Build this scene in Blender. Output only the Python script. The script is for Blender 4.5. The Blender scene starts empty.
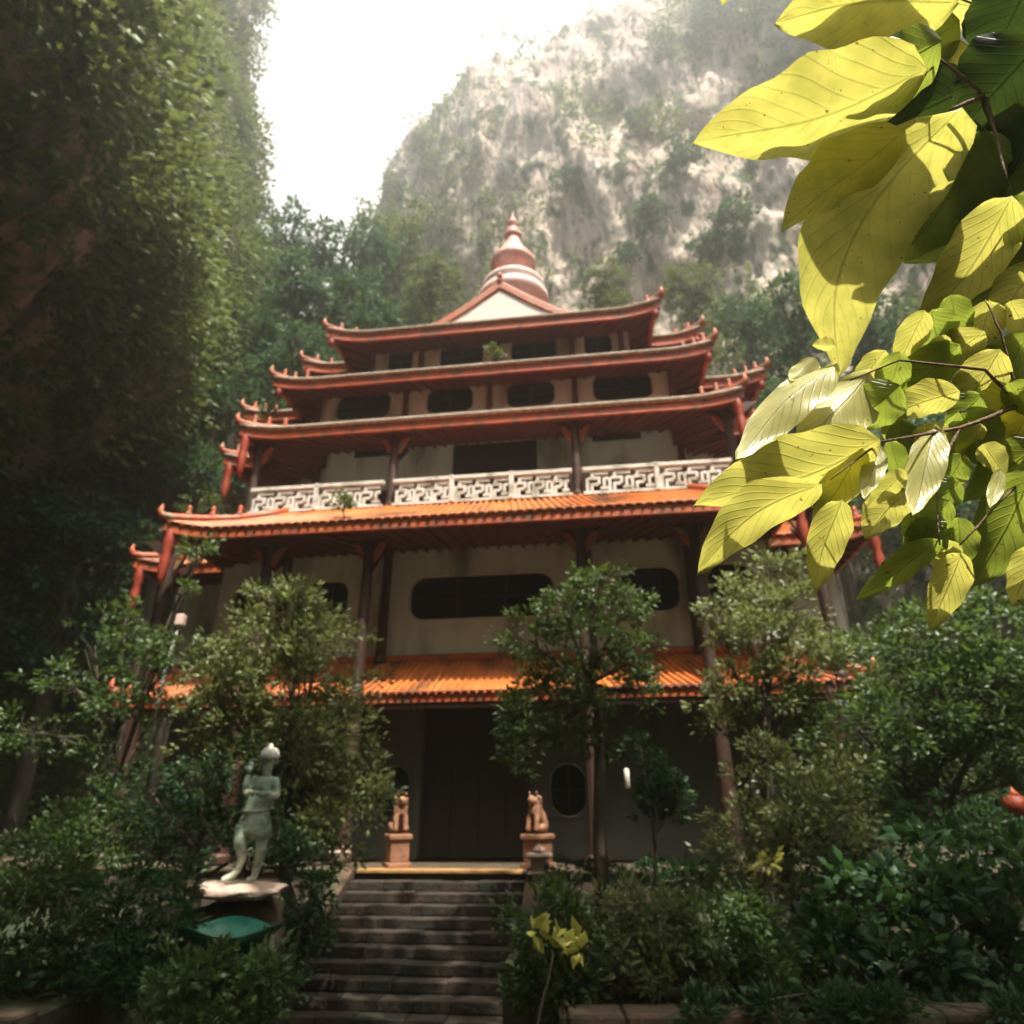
import bpy, math, random
import numpy as np
from mathutils import Vector, Matrix
C = bpy.context.scene.collection
R = math.radians
random.seed(7); rng = np.random.default_rng(11)

# ------------------------------------------------------------------ frame
FPX, TH, ROLL, PHI, X0, D, H0 = 640.0, .431, -.005, .123, -1.013, 15.42, 5.0
cs, sn = math.cos(PHI), math.sin(PHI)
def W(u, v, h):                       # temple axes -> world
    return Vector((X0 + u*cs + v*sn, D - u*sn + v*cs, H0 + h))
def at(x, y, Y):                      # the point seen at (x, y) that stands Y metres in front
    c, s = math.cos(ROLL), math.sin(ROLL); dx, dy = x-512, y-512
    a = c*dx + s*dy; up = -(-s*dx + c*dy)
    ry = FPX*math.cos(TH) - up*math.sin(TH); rz = FPX*math.sin(TH) + up*math.cos(TH)
    t = Y/ry
    return Vector((a*t, Y, H0 + rz*t))
def px(x, y, Y):                      # size of a pixel there, in metres
    p = at(x, y, Y) - Vector((0, 0, H0))
    return (p.y*math.cos(TH) + p.z*math.sin(TH))/FPX

# ------------------------------------------------------------------ noise
def _h(ix, iy, iz, s):
    n = (ix*374761393 + iy*668265263 + iz*2147483647 + s*974634777) & 0xffffffff
    n = ((n ^ (n >> 13))*1274126177) & 0xffffffff
    n = (n ^ (n >> 16)) & 0xffffffff
    return n/4294967295.0
def vnoise(x, y, z, s=0):
    x, y, z = [np.asarray(q, dtype=float) for q in np.broadcast_arrays(x, y, z)]
    ix, iy, iz = [np.floor(q).astype(np.int64) for q in (x, y, z)]
    f = [q - np.floor(q) for q in (x, y, z)]
    f = [q*q*(3-2*q) for q in f]
    r = 0
    for a in (0, 1):
        for b in (0, 1):
            for c in (0, 1):
                w = (f[0] if a else 1-f[0])*(f[1] if b else 1-f[1])*(f[2] if c else 1-f[2])
                r = r + w*_h(ix+a, iy+b, iz+c, s)
    return r*2-1
def fbm(x, y, z, o=4, s=0):
    r, a, f = 0, 1, 1
    for k in range(o):
        r = r + a*vnoise(x*f, y*f, z*f, s+k); a *= .5; f *= 2.03
    return r

# ------------------------------------------------------------------ materials
def nodes(m):
    m.use_nodes = True
    nt = m.node_tree; nt.nodes.clear()
    return nt, nt.nodes, nt.links
def mat(name, c1, c2=None, rough=.8, scale=3.0, bump=.3, bscale=20.0, stain=None, stain_scale=1.0, stretch=(1, 1, 1), metallic=0, detail=6):
    m = bpy.data.materials.new(name); nt, N, L = nodes(m)
    out = N.new('ShaderNodeOutputMaterial'); p = N.new('ShaderNodeBsdfPrincipled')
    L.new(p.outputs[0], out.inputs[0]); p.inputs['Roughness'].default_value = rough
    p.inputs['Metallic'].default_value = metallic
    tc = N.new('ShaderNodeTexCoord'); mp = N.new('ShaderNodeMapping'); mp.inputs['Scale'].default_value = stretch
    L.new(tc.outputs['Object'], mp.inputs[0])
    n = N.new('ShaderNodeTexNoise'); n.inputs['Scale'].default_value = scale; n.inputs['Detail'].default_value = detail
    L.new(mp.outputs[0], n.inputs['Vector'])
    r = N.new('ShaderNodeValToRGB'); r.color_ramp.elements[0].position = .3; r.color_ramp.elements[1].position = .7
    r.color_ramp.elements[0].color = (*c1, 1); r.color_ramp.elements[1].color = (*(c2 or c1), 1)
    L.new(n.outputs['Fac'], r.inputs[0]); col = r.outputs[0]
    if stain:
        n3 = N.new('ShaderNodeTexNoise'); n3.inputs['Scale'].default_value = stain_scale; n3.inputs['Detail'].default_value = 8
        L.new(mp.outputs[0], n3.inputs['Vector'])
        r3 = N.new('ShaderNodeValToRGB'); r3.color_ramp.elements[0].position = .5; r3.color_ramp.elements[1].position = .66
        L.new(n3.outputs['Fac'], r3.inputs[0])
        mx = N.new('ShaderNodeMixRGB'); mx.inputs[2].default_value = (*stain, 1)
        L.new(r3.outputs[0], mx.inputs[0]); L.new(col, mx.inputs[1]); col = mx.outputs[0]
    L.new(col, p.inputs['Base Color'])
    if bump:
        n2 = N.new('ShaderNodeTexNoise'); n2.inputs['Scale'].default_value = bscale; n2.inputs['Detail'].default_value = 6
        L.new(mp.outputs[0], n2.inputs['Vector'])
        b = N.new('ShaderNodeBump'); b.inputs['Strength'].default_value = bump; b.inputs['Distance'].default_value = .05
        L.new(n2.outputs['Fac'], b.inputs['Height']); L.new(b.outputs[0], p.inputs['Normal'])
    return m
def leafmat(name, ca, cb, trans=(.30, .38, .06), tf=.35, gloss=.12, rough=.45, third=None):
    m = bpy.data.materials.new(name); nt, N, L = nodes(m)
    out = N.new('ShaderNodeOutputMaterial'); g = N.new('ShaderNodeNewGeometry')
    r = N.new('ShaderNodeValToRGB'); r.color_ramp.elements[0].color = (*ca, 1); r.color_ramp.elements[1].color = (*cb, 1)
    if third:
        e = r.color_ramp.elements.new(.93); e.color = (*cb, 1); r.color_ramp.elements[2].color = (*third, 1)
    L.new(g.outputs['Random Per Island'], r.inputs[0])
    d = N.new('ShaderNodeBsdfDiffuse'); L.new(r.outputs[0], d.inputs[0])
    t = N.new('ShaderNodeBsdfTranslucent'); t.inputs[0].default_value = (*trans, 1)
    mx = N.new('ShaderNodeMixShader'); mx.inputs[0].default_value = tf
    L.new(d.outputs[0], mx.inputs[1]); L.new(t.outputs[0], mx.inputs[2])
    gl = N.new('ShaderNodeBsdfGlossy'); gl.inputs['Roughness'].default_value = rough; gl.inputs[0].default_value = (.9, .95, .85, 1)
    fr = N.new('ShaderNodeLayerWeight'); fr.inputs[0].default_value = .25
    ml = N.new('ShaderNodeMath'); ml.operation = 'MULTIPLY_ADD'; ml.inputs[1].default_value = gloss; ml.inputs[2].default_value = gloss*.2
    L.new(fr.outputs['Facing'], ml.inputs[0])
    m2 = N.new('ShaderNodeMixShader'); L.new(ml.outputs[0], m2.inputs[0])
    L.new(mx.outputs[0], m2.inputs[1]); L.new(gl.outputs[0], m2.inputs[2]); L.new(m2.outputs[0], out.inputs[0])
    return m
M = {}
M['tile'] = mat('glazed_orange_tile', (.68, .22, .05), (.5, .13, .035), .38, 2.0, .2, 30, stain=(.16, .07, .03), stain_scale=1.1)
M['tile_red'] = mat('red_brown_tile', (.5, .11, .04), (.3, .06, .03), .5, 2.0, .2, 30, stain=(.1, .06, .035), stain_scale=1.4)
M['cap'] = mat('weathered_lime_edge', (.55, .46, .36), (.30, .24, .18), .85, 5, .3, 40)
M['fascia'] = mat('red_painted_board', (.60, .14, .04), (.44, .075, .03), .55, 2.5, .2, 25, stain=(.22, .09, .05), stain_scale=2.6)
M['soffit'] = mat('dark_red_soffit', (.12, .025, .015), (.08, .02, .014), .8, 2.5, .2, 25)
M['horn'] = mat('orange_painted_ornament', (.55, .12, .03), (.34, .07, .03), .5, 6, .3, 30, stain=(.25, .2, .12), stain_scale=4)
M['red'] = mat('bright_red_lacquer', (.42, .07, .03), (.28, .035, .02), .45, 6, .2, 30)
M['wood'] = mat('dark_brown_timber', (.075, .03, .018), (.04, .02, .014), .6, 4, .3, 30, stretch=(1, 1, .15))
M['plaster'] = mat('stained_cream_plaster', (.78, .77, .68), (.66, .67, .58), .9, 1.2, .15, 14, stain=(.25, .25, .18), stain_scale=.8, stretch=(1, 1, .35))
M['white'] = mat('white_painted_concrete', (.86, .83, .77), (.74, .71, .64), .8, 4, .2, 30, stain=(.42, .4, .32), stain_scale=2.2)
M['gable'] = mat('white_gable_plaster', (.82, .78, .72), (.72, .68, .6), .8, 3, .1, 20)
M['pink'] = mat('rose_painted_stupa', (.72, .33, .28), (.62, .26, .22), .6, 3, .15, 20, stain=(.7, .5, .42), stain_scale=1.5)
M['pale_pink'] = mat('pale_rose_plaster', (.8, .62, .55), (.7, .5, .44), .6, 3, .15, 20)
M['glass'] = mat('dark_green_window_glass', (.004, .016, .017), (.003, .010, .012), .35, 1, 0)
M['glass'].node_tree.nodes['Principled BSDF'].inputs['Specular IOR Level'].default_value = .15
M['dark'] = mat('dark_lacquered_door', (.012, .010, .009), (.02, .014, .012), .5, 3, .2, 20)
M['stone'] = mat('mossy_brown_stone', (.12, .075, .048), (.06, .045, .03), .9, 3, .6, 14, stain=(.04, .055, .02), stain_scale=1.8)
M['step'] = mat('worn_stone_step', (.06, .04, .028), (.022, .018, .014), .85, 2.5, .5, 16, stain=(.02, .022, .012), stain_scale=1.2)  # base colour lowered to stand in for shade on the stairs
M['lion'] = mat('sandstone_carving', (.40, .20, .11), (.26, .13, .08), .8, 5, .5, 30)
M['statue'] = mat('verdigris_white_stone', (.6, .6, .48), (.16, .28, .2), .65, 4.5, .4, 24, stain=(.05, .09, .06), stain_scale=3)
M['rock_pale'] = mat('pale_pink_rock', (.6, .42, .34), (.42, .32, .26), .9, 6, .9, 12)
M['basin'] = mat('green_glazed_ceramic', (.02, .16, .11), (.015, .10, .07), .25, 5, .2, 12)
M['bark'] = mat('grey_brown_bark', (.10, .075, .05), (.05, .04, .03), .9, 5, .8, 12, stretch=(1, 1, .3))
M['twig'] = mat('twig_bark', (.16, .09, .05), (.09, .055, .03), .8, 20, .4, 60)
M['metal'] = mat('pale_painted_metal', (.5, .5, .47), (.4, .4, .37), .4, 8, 0)
M['earth'] = mat('leaf_littered_earth', (.05, .038, .022), (.025, .03, .012), .95, 2.0, .8, 8, stain=(.02, .035, .012), stain_scale=.7)
M['ledge'] = mat('ochre_step_edge', (.5, .27, .09), (.32, .18, .07), .7, 3, .3, 20)
# limestone with vertical streaks
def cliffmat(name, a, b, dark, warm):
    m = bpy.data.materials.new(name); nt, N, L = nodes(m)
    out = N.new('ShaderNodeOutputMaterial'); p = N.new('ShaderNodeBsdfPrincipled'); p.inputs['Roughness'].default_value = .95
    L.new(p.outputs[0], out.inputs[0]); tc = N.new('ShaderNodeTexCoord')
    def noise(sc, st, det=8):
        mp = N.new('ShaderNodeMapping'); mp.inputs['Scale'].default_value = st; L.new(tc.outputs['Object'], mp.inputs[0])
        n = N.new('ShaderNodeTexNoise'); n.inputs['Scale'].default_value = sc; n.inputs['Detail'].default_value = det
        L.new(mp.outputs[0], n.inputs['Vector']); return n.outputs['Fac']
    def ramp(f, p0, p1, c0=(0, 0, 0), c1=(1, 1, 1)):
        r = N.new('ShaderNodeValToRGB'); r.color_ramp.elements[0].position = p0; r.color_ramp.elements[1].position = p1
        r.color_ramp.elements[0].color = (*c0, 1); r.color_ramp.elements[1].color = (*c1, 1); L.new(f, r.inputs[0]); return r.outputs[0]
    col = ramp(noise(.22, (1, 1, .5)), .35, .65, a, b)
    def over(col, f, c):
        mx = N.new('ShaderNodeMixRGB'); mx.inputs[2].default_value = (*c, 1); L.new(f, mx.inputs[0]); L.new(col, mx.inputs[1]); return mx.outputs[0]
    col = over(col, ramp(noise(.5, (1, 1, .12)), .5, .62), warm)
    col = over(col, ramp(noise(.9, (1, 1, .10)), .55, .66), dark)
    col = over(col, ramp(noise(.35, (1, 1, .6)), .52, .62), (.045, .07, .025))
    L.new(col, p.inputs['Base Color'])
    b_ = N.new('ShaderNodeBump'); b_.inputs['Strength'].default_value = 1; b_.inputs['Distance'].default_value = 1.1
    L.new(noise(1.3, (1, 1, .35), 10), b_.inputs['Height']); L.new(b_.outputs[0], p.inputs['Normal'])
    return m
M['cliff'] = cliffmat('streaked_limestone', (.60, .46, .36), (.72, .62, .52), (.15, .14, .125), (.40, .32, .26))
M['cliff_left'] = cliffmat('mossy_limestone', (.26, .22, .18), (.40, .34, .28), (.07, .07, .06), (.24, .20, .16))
M['leaf_a'] = leafmat('garden_leaf', (.022, .055, .016), (.075, .125, .03), (.20, .30, .05), .3)
M['leaf_b'] = leafmat('olive_tree_leaf', (.05, .08, .025), (.18, .20, .07), (.36, .42, .12), .32)
M['leaf_c'] = leafmat('glossy_dark_leaf', (.012, .038, .016), (.03, .075, .025), (.10, .22, .04), .25, .07, .5)
M['leaf_far'] = leafmat('cliff_leaf', (.045, .085, .022), (.17, .21, .06), (.22, .28, .06), .3, .05)
M['leaf_far2'] = leafmat('forest_leaf', (.02, .07, .035), (.05, .11, .045), (.12, .22, .07), .3, .05)
M['leaf_y'] = leafmat('yellow_leaf', (.45, .42, .08), (.55, .5, .14), (.5, .5, .1), .4)
# big foreground leaf: veins in its own length/width coordinates
def bigleaf(name, refl, vein, trans, tf):
    m = bpy.data.materials.new(name); nt, N, L = nodes(m)
    out = N.new('ShaderNodeOutputMaterial'); uv = N.new('ShaderNodeUVMap'); uv.uv_map = 'leaf'
    sp = N.new('ShaderNodeSeparateXYZ'); L.new(uv.outputs[0], sp.inputs[0])
    def math_(op, a, b=None):
        n = N.new('ShaderNodeMath'); n.operation = op
        for i, q in enumerate((a, b)):
            if q is None: continue
            if isinstance(q, (int, float)): n.inputs[i].default_value = q
            else: L.new(q, n.inputs[i])
        return n.outputs[0]
    ax = math_('ABSOLUTE', sp.outputs['Y'])
    t = math_('SUBTRACT', math_('MULTIPLY', sp.outputs['X'], 10.0), math_('MULTIPLY', ax, 3.2))
    fr = math_('ABSOLUTE', math_('SUBTRACT', math_('FRACT', t), .5))
    side = math_('SUBTRACT', 1.0, math_('MULTIPLY', fr, 9.0)); side = math_('MAXIMUM', side, 0.0)
    mid = math_('MAXIMUM', math_('SUBTRACT', 1.0, math_('MULTIPLY', ax, 22.0)), 0.0)
    v = math_('MINIMUM', math_('ADD', math_('MULTIPLY', side, .38), mid), 1.0)
    tc = N.new('ShaderNodeTexCoord'); n1 = N.new('ShaderNodeTexNoise'); n1.inputs['Scale'].default_value = 14; n1.inputs['Detail'].default_value = 5
    L.new(tc.outputs['Object'], n1.inputs['Vector'])
    def two(c1, c2):
        mx = N.new('ShaderNodeMixRGB'); mx.inputs[1].default_value = (*c1, 1); mx.inputs[2].default_value = (*c2, 1); L.new(v, mx.inputs[0])
        m2 = N.new('ShaderNodeMixRGB'); m2.blend_type = 'MULTIPLY'; m2.inputs[0].default_value = .5; L.new(mx.outputs[0], m2.inputs[1])
        r = N.new('ShaderNodeValToRGB'); r.color_ramp.elements[0].position = .35; r.color_ramp.elements[1].position = .6
        r.color_ramp.elements[0].color = (.55, .62, .5, 1); L.new(n1.outputs['Fac'], r.inputs[0]); L.new(r.outputs[0], m2.inputs[2]); return m2.outputs[0]
    n4 = N.new('ShaderNodeTexNoise'); n4.inputs['Scale'].default_value = 60; n4.inputs['Detail'].default_value = 3; L.new(tc.outputs['Object'], n4.inputs['Vector'])
    r4 = N.new('ShaderNodeValToRGB'); r4.color_ramp.elements[0].position = .68; r4.color_ramp.elements[1].position = .74; L.new(n4.outputs['Fac'], r4.inputs[0])
    def spotted(c):
        q = N.new('ShaderNodeMixRGB'); q.inputs[2].default_value = (.16, .09, .02, 1); L.new(r4.outputs[0], q.inputs[0]); L.new(c, q.inputs[1]); return q.outputs[0]
    two_ = two
    two = lambda a, b: spotted(two_(a, b))
    d = N.new('ShaderNodeBsdfDiffuse'); L.new(two(refl, vein), d.inputs[0])
    tr = N.new('ShaderNodeBsdfTranslucent'); L.new(two(trans, (trans[0]*.6, trans[1]*.62, trans[2]*.6)), tr.inputs[0])
    mx = N.new('ShaderNodeMixShader'); mx.inputs[0].default_value = tf; L.new(d.outputs[0], mx.inputs[1]); L.new(tr.outputs[0], mx.inputs[2])
    bp = N.new('ShaderNodeBump'); bp.inputs['Strength'].default_value = .6; bp.inputs['Distance'].default_value = .004; L.new(v, bp.inputs['Height'])
    for q in (d, tr): L.new(bp.outputs[0], q.inputs['Normal'])
    gl = N.new('ShaderNodeBsdfGlossy'); gl.inputs['Roughness'].default_value = .38; L.new(bp.outputs[0], gl.inputs['Normal'])
    f = N.new('ShaderNodeLayerWeight'); f.inputs[0].default_value = .25
    m3 = N.new('ShaderNodeMixShader'); L.new(math_('MULTIPLY_ADD', f.outputs['Facing'], .12), m3.inputs[0]); m3.inputs[0].links[0].from_node.inputs[2].default_value = .03; L.new(mx.outputs[0], m3.inputs[1]); L.new(gl.outputs[0], m3.inputs[2])
    L.new(m3.outputs[0], out.inputs[0]); return m
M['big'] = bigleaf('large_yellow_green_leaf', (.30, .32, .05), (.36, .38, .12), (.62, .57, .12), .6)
M['big_green'] = bigleaf('large_green_leaf', (.12, .18, .03), (.2, .26, .07), (.38, .46, .06), .55)
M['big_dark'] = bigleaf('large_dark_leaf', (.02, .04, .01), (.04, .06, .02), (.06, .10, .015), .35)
M['big_pale'] = bigleaf('young_pale_leaf', (.60, .56, .20), (.5, .46, .16), (.8, .76, .3), .5)

# ------------------------------------------------------------------ mesh builder
class MB:
    def __init__(s): s.v = []; s.f = []; s.m = []; s.cur = 0
    def add(s, vs, fs):
        b = len(s.v); s.v += [tuple(q) for q in vs]; s.f += [tuple(i+b for i in f) for f in fs]; s.m += [s.cur]*len(fs)
    def box(s, x0, x1, y0, y1, z0, z1, bev=0):
        if bev:
            b = bev; ring = lambda e: [(x0+e, y0), (x1-e, y0), (x1, y0+e), (x1, y1-e), (x1-e, y1), (x0+e, y1), (x0, y1-e), (x0, y0+e)]
            vs = []; r = ring(b)
            for z, q in ((z0, b), (z0+b, 0), (z1-b, 0), (z1, b)):
                for (x, y) in r:
                    cx, cy = (x0+x1)/2, (y0+y1)/2
                    vs.append((x + (q if x < cx else -q)*.7, y + (q if y < cy else -q)*.7, z))
            fs = []
            for k in range(3):
                for i in range(8): j = (i+1) % 8; fs.append((k*8+i, k*8+j, k*8+8+j, k*8+8+i))
            fs.append(tuple(range(7, -1, -1))); fs.append(tuple(range(24, 32))); s.add(vs, fs); return
        vs = [(x0, y0, z0), (x1, y0, z0), (x1, y1, z0), (x0, y1, z0), (x0, y0, z1), (x1, y0, z1), (x1, y1, z1), (x0, y1, z1)]
        s.add(vs, [(3, 2, 1, 0), (4, 5, 6, 7), (0, 1, 5, 4), (1, 2, 6, 5), (2, 3, 7, 6), (3, 0, 4, 7)])
    def tube(s, pts, rad, n=8, cap=True):
        pts = [Vector(p) for p in pts]
        if not hasattr(rad, '__len__'): rad = [rad]*len(pts)
        vs = []; a = None
        for i, p in enumerate(pts):
            t = (pts[min(i+1, len(pts)-1)] - pts[max(i-1, 0)]).normalized()
            if a is None: a = t.orthogonal().normalized()
            a = (a - t*a.dot(t)).normalized(); b = t.cross(a)
            for k in range(n):
                w = 2*math.pi*k/n; vs.append(p + (a*math.cos(w) + b*math.sin(w))*rad[i])
        fs = []
        for i in range(len(pts)-1):
            for k in range(n): j = (k+1) % n; fs.append((i*n+k, i*n+j, (i+1)*n+j, (i+1)*n+k))
        if cap: fs.append(tuple(range(n-1, -1, -1))); fs.append(tuple(range((len(pts)-1)*n, len(pts)*n)))
        s.add(vs, fs)
    def lathe(s, prof, c=(0, 0, 0), n=24):
        vs = []; fs = []
        for r, z in prof:
            for k in range(n): w = 2*math.pi*k/n; vs.append((c[0]+r*math.cos(w), c[1]+r*math.sin(w), c[2]+z))
        for i in range(len(prof)-1):
            for k in range(n): j = (k+1) % n; fs.append((i*n+k, i*n+j, (i+1)*n+j, (i+1)*n+k))
        fs.append(tuple(range(n-1, -1, -1))); fs.append(tuple(range((len(prof)-1)*n, len(prof)*n)))
        s.add(vs, fs)
    def prism(s, poly, y0, y1):       # poly in x,z extruded along y
        n = len(poly); vs = [(x, y0, z) for x, z in poly] + [(x, y1, z) for x, z in poly]
        s.add(vs, [tuple(range(n)), tuple(range(2*n-1, n-1, -1))] + [(i, i+n, (i+1) % n + n, (i+1) % n) for i in range(n)])
    def build(s, name, m, parent=None, smooth=False, loc=None, rz=0):
        me = bpy.data.meshes.new(name); me.from_pydata(s.v, [], s.f)
        ms = m if isinstance(m, (list, tuple)) else [m]
        for q in ms: me.materials.append(q)
        if len(ms) > 1: me.polygons.foreach_set('material_index', s.m)
        if smooth: me.polygons.foreach_set('use_smooth', [True]*len(me.polygons))
        me.update()
        o = bpy.data.objects.new(name, me); C.objects.link(o)
        if parent: o.parent = parent
        if loc is not None: o.location = loc
        o.rotation_euler[2] = rz
        return o
def tag(o, label=None, cat=None, group=None, kind=None):
    for k, v in (('label', label), ('category', cat), ('group', group), ('kind', kind)):
        if v: o[k] = v
    return o
def empty(name, loc, rz=0):
    o = bpy.data.objects.new(name, None); C.objects.link(o); o.location = loc; o.rotation_euler[2] = rz; o.empty_display_size = .3
    return o
def copy_tree(o, parent=None):
    c = o.copy(); C.objects.link(c); c.parent = parent
    for ch in list(o.children): copy_tree(ch, c)
    return c

# ------------------------------------------------------------------ temple
T = empty('temple', W(0, 0, -1.1), -PHI)
tag(T, 'five tiered cream temple with orange and red tiled roofs and a pink spire', 'temple')
T0 = Matrix.Translation((0, 0, 1.1))
def tb(mb, name, m, parent=T, smooth=False):      # parts are drawn in u,v,h; the root stands on the terrace at h=-1.1
    off = 1.1
    mb.v = [(x, y, z+off) for x, y, z in mb.v]
    return mb.build(name, m, parent, smooth)

def roof(h, w, f, Wd=None, g=None, back=9, d=1.8, rise=1.2, up=.5, rib=.24, fascia=.30, mt='tile', sag=.16, wing_dh=0.1, ends=True, soffit_in=None):
    # eave line in plan, left back to right back
    if Wd: P = [(-Wd, back, 'o'), (-Wd, g, 'c'), (-w, g, 'i'), (-w, f, 'c'), (w, f, 'c'), (w, g, 'i'), (Wd, g, 'c'), (Wd, back, 'o')]
    else: P = [(-w, back, 'o'), (-w, f, 'c'), (w, f, 'c'), (w, back, 'o')]
    n = len(P)
    def off(i, dd):
        p = Vector(P[i][:2]); ds = []
        for a, b in ((i-1, i), (i, i+1)):
            if a < 0 or b >= n: continue
            e = (Vector(P[b][:2]) - Vector(P[a][:2])).normalized(); ds.append(Vector((-e.y, e.x)))
        q = ds[0] if len(ds) == 1 else ds[0] + ds[1]
        return p + q*dd
    inner = [off(i, d) for i in range(n)]
    tiles = MB(); ribs = MB(); fas = MB(); cap = MB(); sof = MB()
    def hz(p, k): return h
    def edge_pt(i, t):
        a, b = Vector(P[i][:2]), Vector(P[i+1][:2]); Ln = (b-a).length
        p = a.lerp(b, t); z = h
        o = Vector((0, 0))
        for (k, dist) in ((i, t*Ln), (i+1, (1-t)*Ln)):
            if P[k][2] == 'c':
                q = max(0, 1-dist/min(1.5, Ln*.5+.3))
                z += up*q**2.2; o += (Vector(P[k][:2]) - inner[k])*.10*q**3
        return p+o, z
    def prof(i, t, s_):                          # s_ 0 at eave, 1 at wall
        p, z = edge_pt(i, t); q = inner[i].lerp(inner[i+1], t)
        r = p.lerp(q, s_); zz = z + (h+rise-z)*s_ - sag*math.sin(math.pi*s_)
        return Vector((r.x, r.y, zz))
    for i in range(n-1):
        Ln = (Vector(P[i+1][:2]) - Vector(P[i][:2])).length
        k = max(2, int(Ln/.35)); rows = 5
        g_ = [[prof(i, a/k, b/rows) for b in range(rows+1)] for a in range(k+1)]
        vs = [p for r in g_ for p in r]
        tiles.add(vs, [(a*(rows+1)+b, (a+1)*(rows+1)+b, (a+1)*(rows+1)+b+1, a*(rows+1)+b+1) for a in range(k) for b in range(rows)])
        # rounded tile rows
        nr = max(2, int(Ln/rib))
        for a in range(nr):
            t = (a+.5)/nr
            P0 = prof(i, t, 0); P1 = prof(i, t, .08); od = (P0-P1).normalized()
            ribs.tube([P0+od*.07] + [prof(i, t, b/4) + Vector((0, 0, .015)) for b in range(5)], rib*.24, 6, True)
        # fascia, cap, soffit
        e = [edge_pt(i, a/k) for a in range(k+1)]
        nrm = Vector((P[i+1][1]-P[i][1], -(P[i+1][0]-P[i][0]))).normalized()
        fs_v = []; cp = []
        for p, z in e:
            for dd, dz in ((.0, -.02), (.0, -fascia), (-.10, -fascia), (-.10, -.04)):
                fs_v.append((p.x+nrm.x*dd, p.y+nrm.y*dd, z+dz))
            cp.append(Vector((p.x+nrm.x*.03, p.y+nrm.y*.03, z+.02)))
        fas.add(fs_v, [(a*4+b, a*4+(b+1) % 4, (a+1)*4+(b+1) % 4, (a+1)*4+b) for a in range(k) for b in range(4)] + [(3, 2, 1, 0), (k*4, k*4+1, k*4+2, k*4+3)])
        cap.tube(cp, .075 if mt == 'tile_red' else .03, 6)
        sv = []
        for a in range(k+1):
            t = a/k; p, z = e[a]; q = inner[i].lerp(inner[i+1], t)
            sv += [(p.x-nrm.x*.11, p.y-nrm.y*.11, z-fascia*.75), (p.x*.5+q.x*.5, p.y*.5+q.y*.5, (z+h)/2-fascia*.55), (q.x, q.y, h-.05), (q.x, q.y, h+rise-.1)]
        sof.add(sv, [(a*4+b, a*4+b+1, (a+1)*4+b+1, (a+1)*4+b) for a in range(k) for b in range(3)])
        # rafter ends under the eave
        nf = int(Ln/.45)
        for a in range(nf):
            t = (a+.5)/nf; p, z = edge_pt(i, t); q = inner[i].lerp(inner[i+1], t); dr = (q-p).normalized()
            A = Vector((p.x, p.y, z-fascia*.8-.05)) + Vector((dr.x, dr.y, 0))*.12; B = Vector((q.x, q.y, h-.10))
            sof.tube([A, A.lerp(B, .5) + Vector((0, 0, .02)), B], .045, 4)
    r = tb(tiles, 'roof', M[mt], smooth=True)
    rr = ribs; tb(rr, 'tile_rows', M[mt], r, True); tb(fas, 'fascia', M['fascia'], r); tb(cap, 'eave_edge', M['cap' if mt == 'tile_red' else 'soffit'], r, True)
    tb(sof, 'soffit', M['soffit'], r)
    # hip ridges that end in an upswept horn, with a pendant under the corner
    for i, p in enumerate(P):
        if p[2] != 'c': continue
        pe = edge_pt(i, 0) if i < n-1 else edge_pt(i-1, 1)
        e3 = Vector((pe[0].x, pe[0].y, pe[1])); q = Vector((inner[i].x, inner[i].y, h+rise))
        dr = (e3-q); dr.z = 0; dr.normalize()
        pts = [q.lerp(e3, s_) + Vector((0, 0, .10 - sag*math.sin(math.pi*s_))) for s_ in (0, .25, .5, .75, .95)]
        pts += [e3 + dr*.10 + Vector((0, 0, .14)), e3 + dr*.15 + Vector((0, 0, .28)), e3 + dr*.12 + Vector((0, 0, .46))]
        hr = MB(); hr.tube(pts, [.10, .10, .11, .12, .13, .12, .08, .02], 8)
        for s_, rr_ in ((.45, .10), (.66, .12), (.84, .12)):    # small ridge figures
            c = q.lerp(e3, s_) + Vector((0, 0, .2 - sag*math.sin(math.pi*s_)))
            hr.lathe([(.09, -.05), (.10, .05), (.05, .12), (.075, .19), (.055, .26), (.01, .31)], c, 7)
        tb(hr, 'hip_ridge', M['horn'], r, True)
        if h < 3: continue
        pn = MB(); c = e3 - dr*.22 + Vector((0, 0, -.1))
        kk = 1.7 if mt == 'tile' or h < 11 else .6
        pn.lathe([(a_, z_*kk) for a_, z_ in [(.07, 0), (.13, -.1), (.15, -.28), (.10, -.4), (.13, -.52), (.12, -.7), (.10, -.85), (.02, -.95)]], c, 10)
        tb(pn, 'corner_pendant', M['red'], r, True)
    return r
# tier: eave height, front half width, front v, wing half width, wing v
roof(2.42, 8.7, -.12, back=6, d=1.42, rise=1.12, up=.06, rib=.19, fascia=.2, sag=.05)
roof(6.62, 7.8, -.9, 10.4, 1.6, back=10, d=2.1, rise=1.35, up=.20, rib=.24, fascia=.26)
roof(10.72, 7.45, .86, 8.9, 2.5, back=10, d=1.55, rise=1.0, up=.12, rib=.26, fascia=.31, mt='tile_red')
roof(13.0, 7.05, 1.5, 9.0, 3.2, back=10, d=1.25, rise=.75, up=.12, rib=.26, fascia=.31, mt='tile_red')
roof(15.35, 5.62, 2.1, 7.2, 3.7, back=10, d=2.0, rise=1.0, up=.14, rib=.26, fascia=.34, mt='tile_red')

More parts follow.
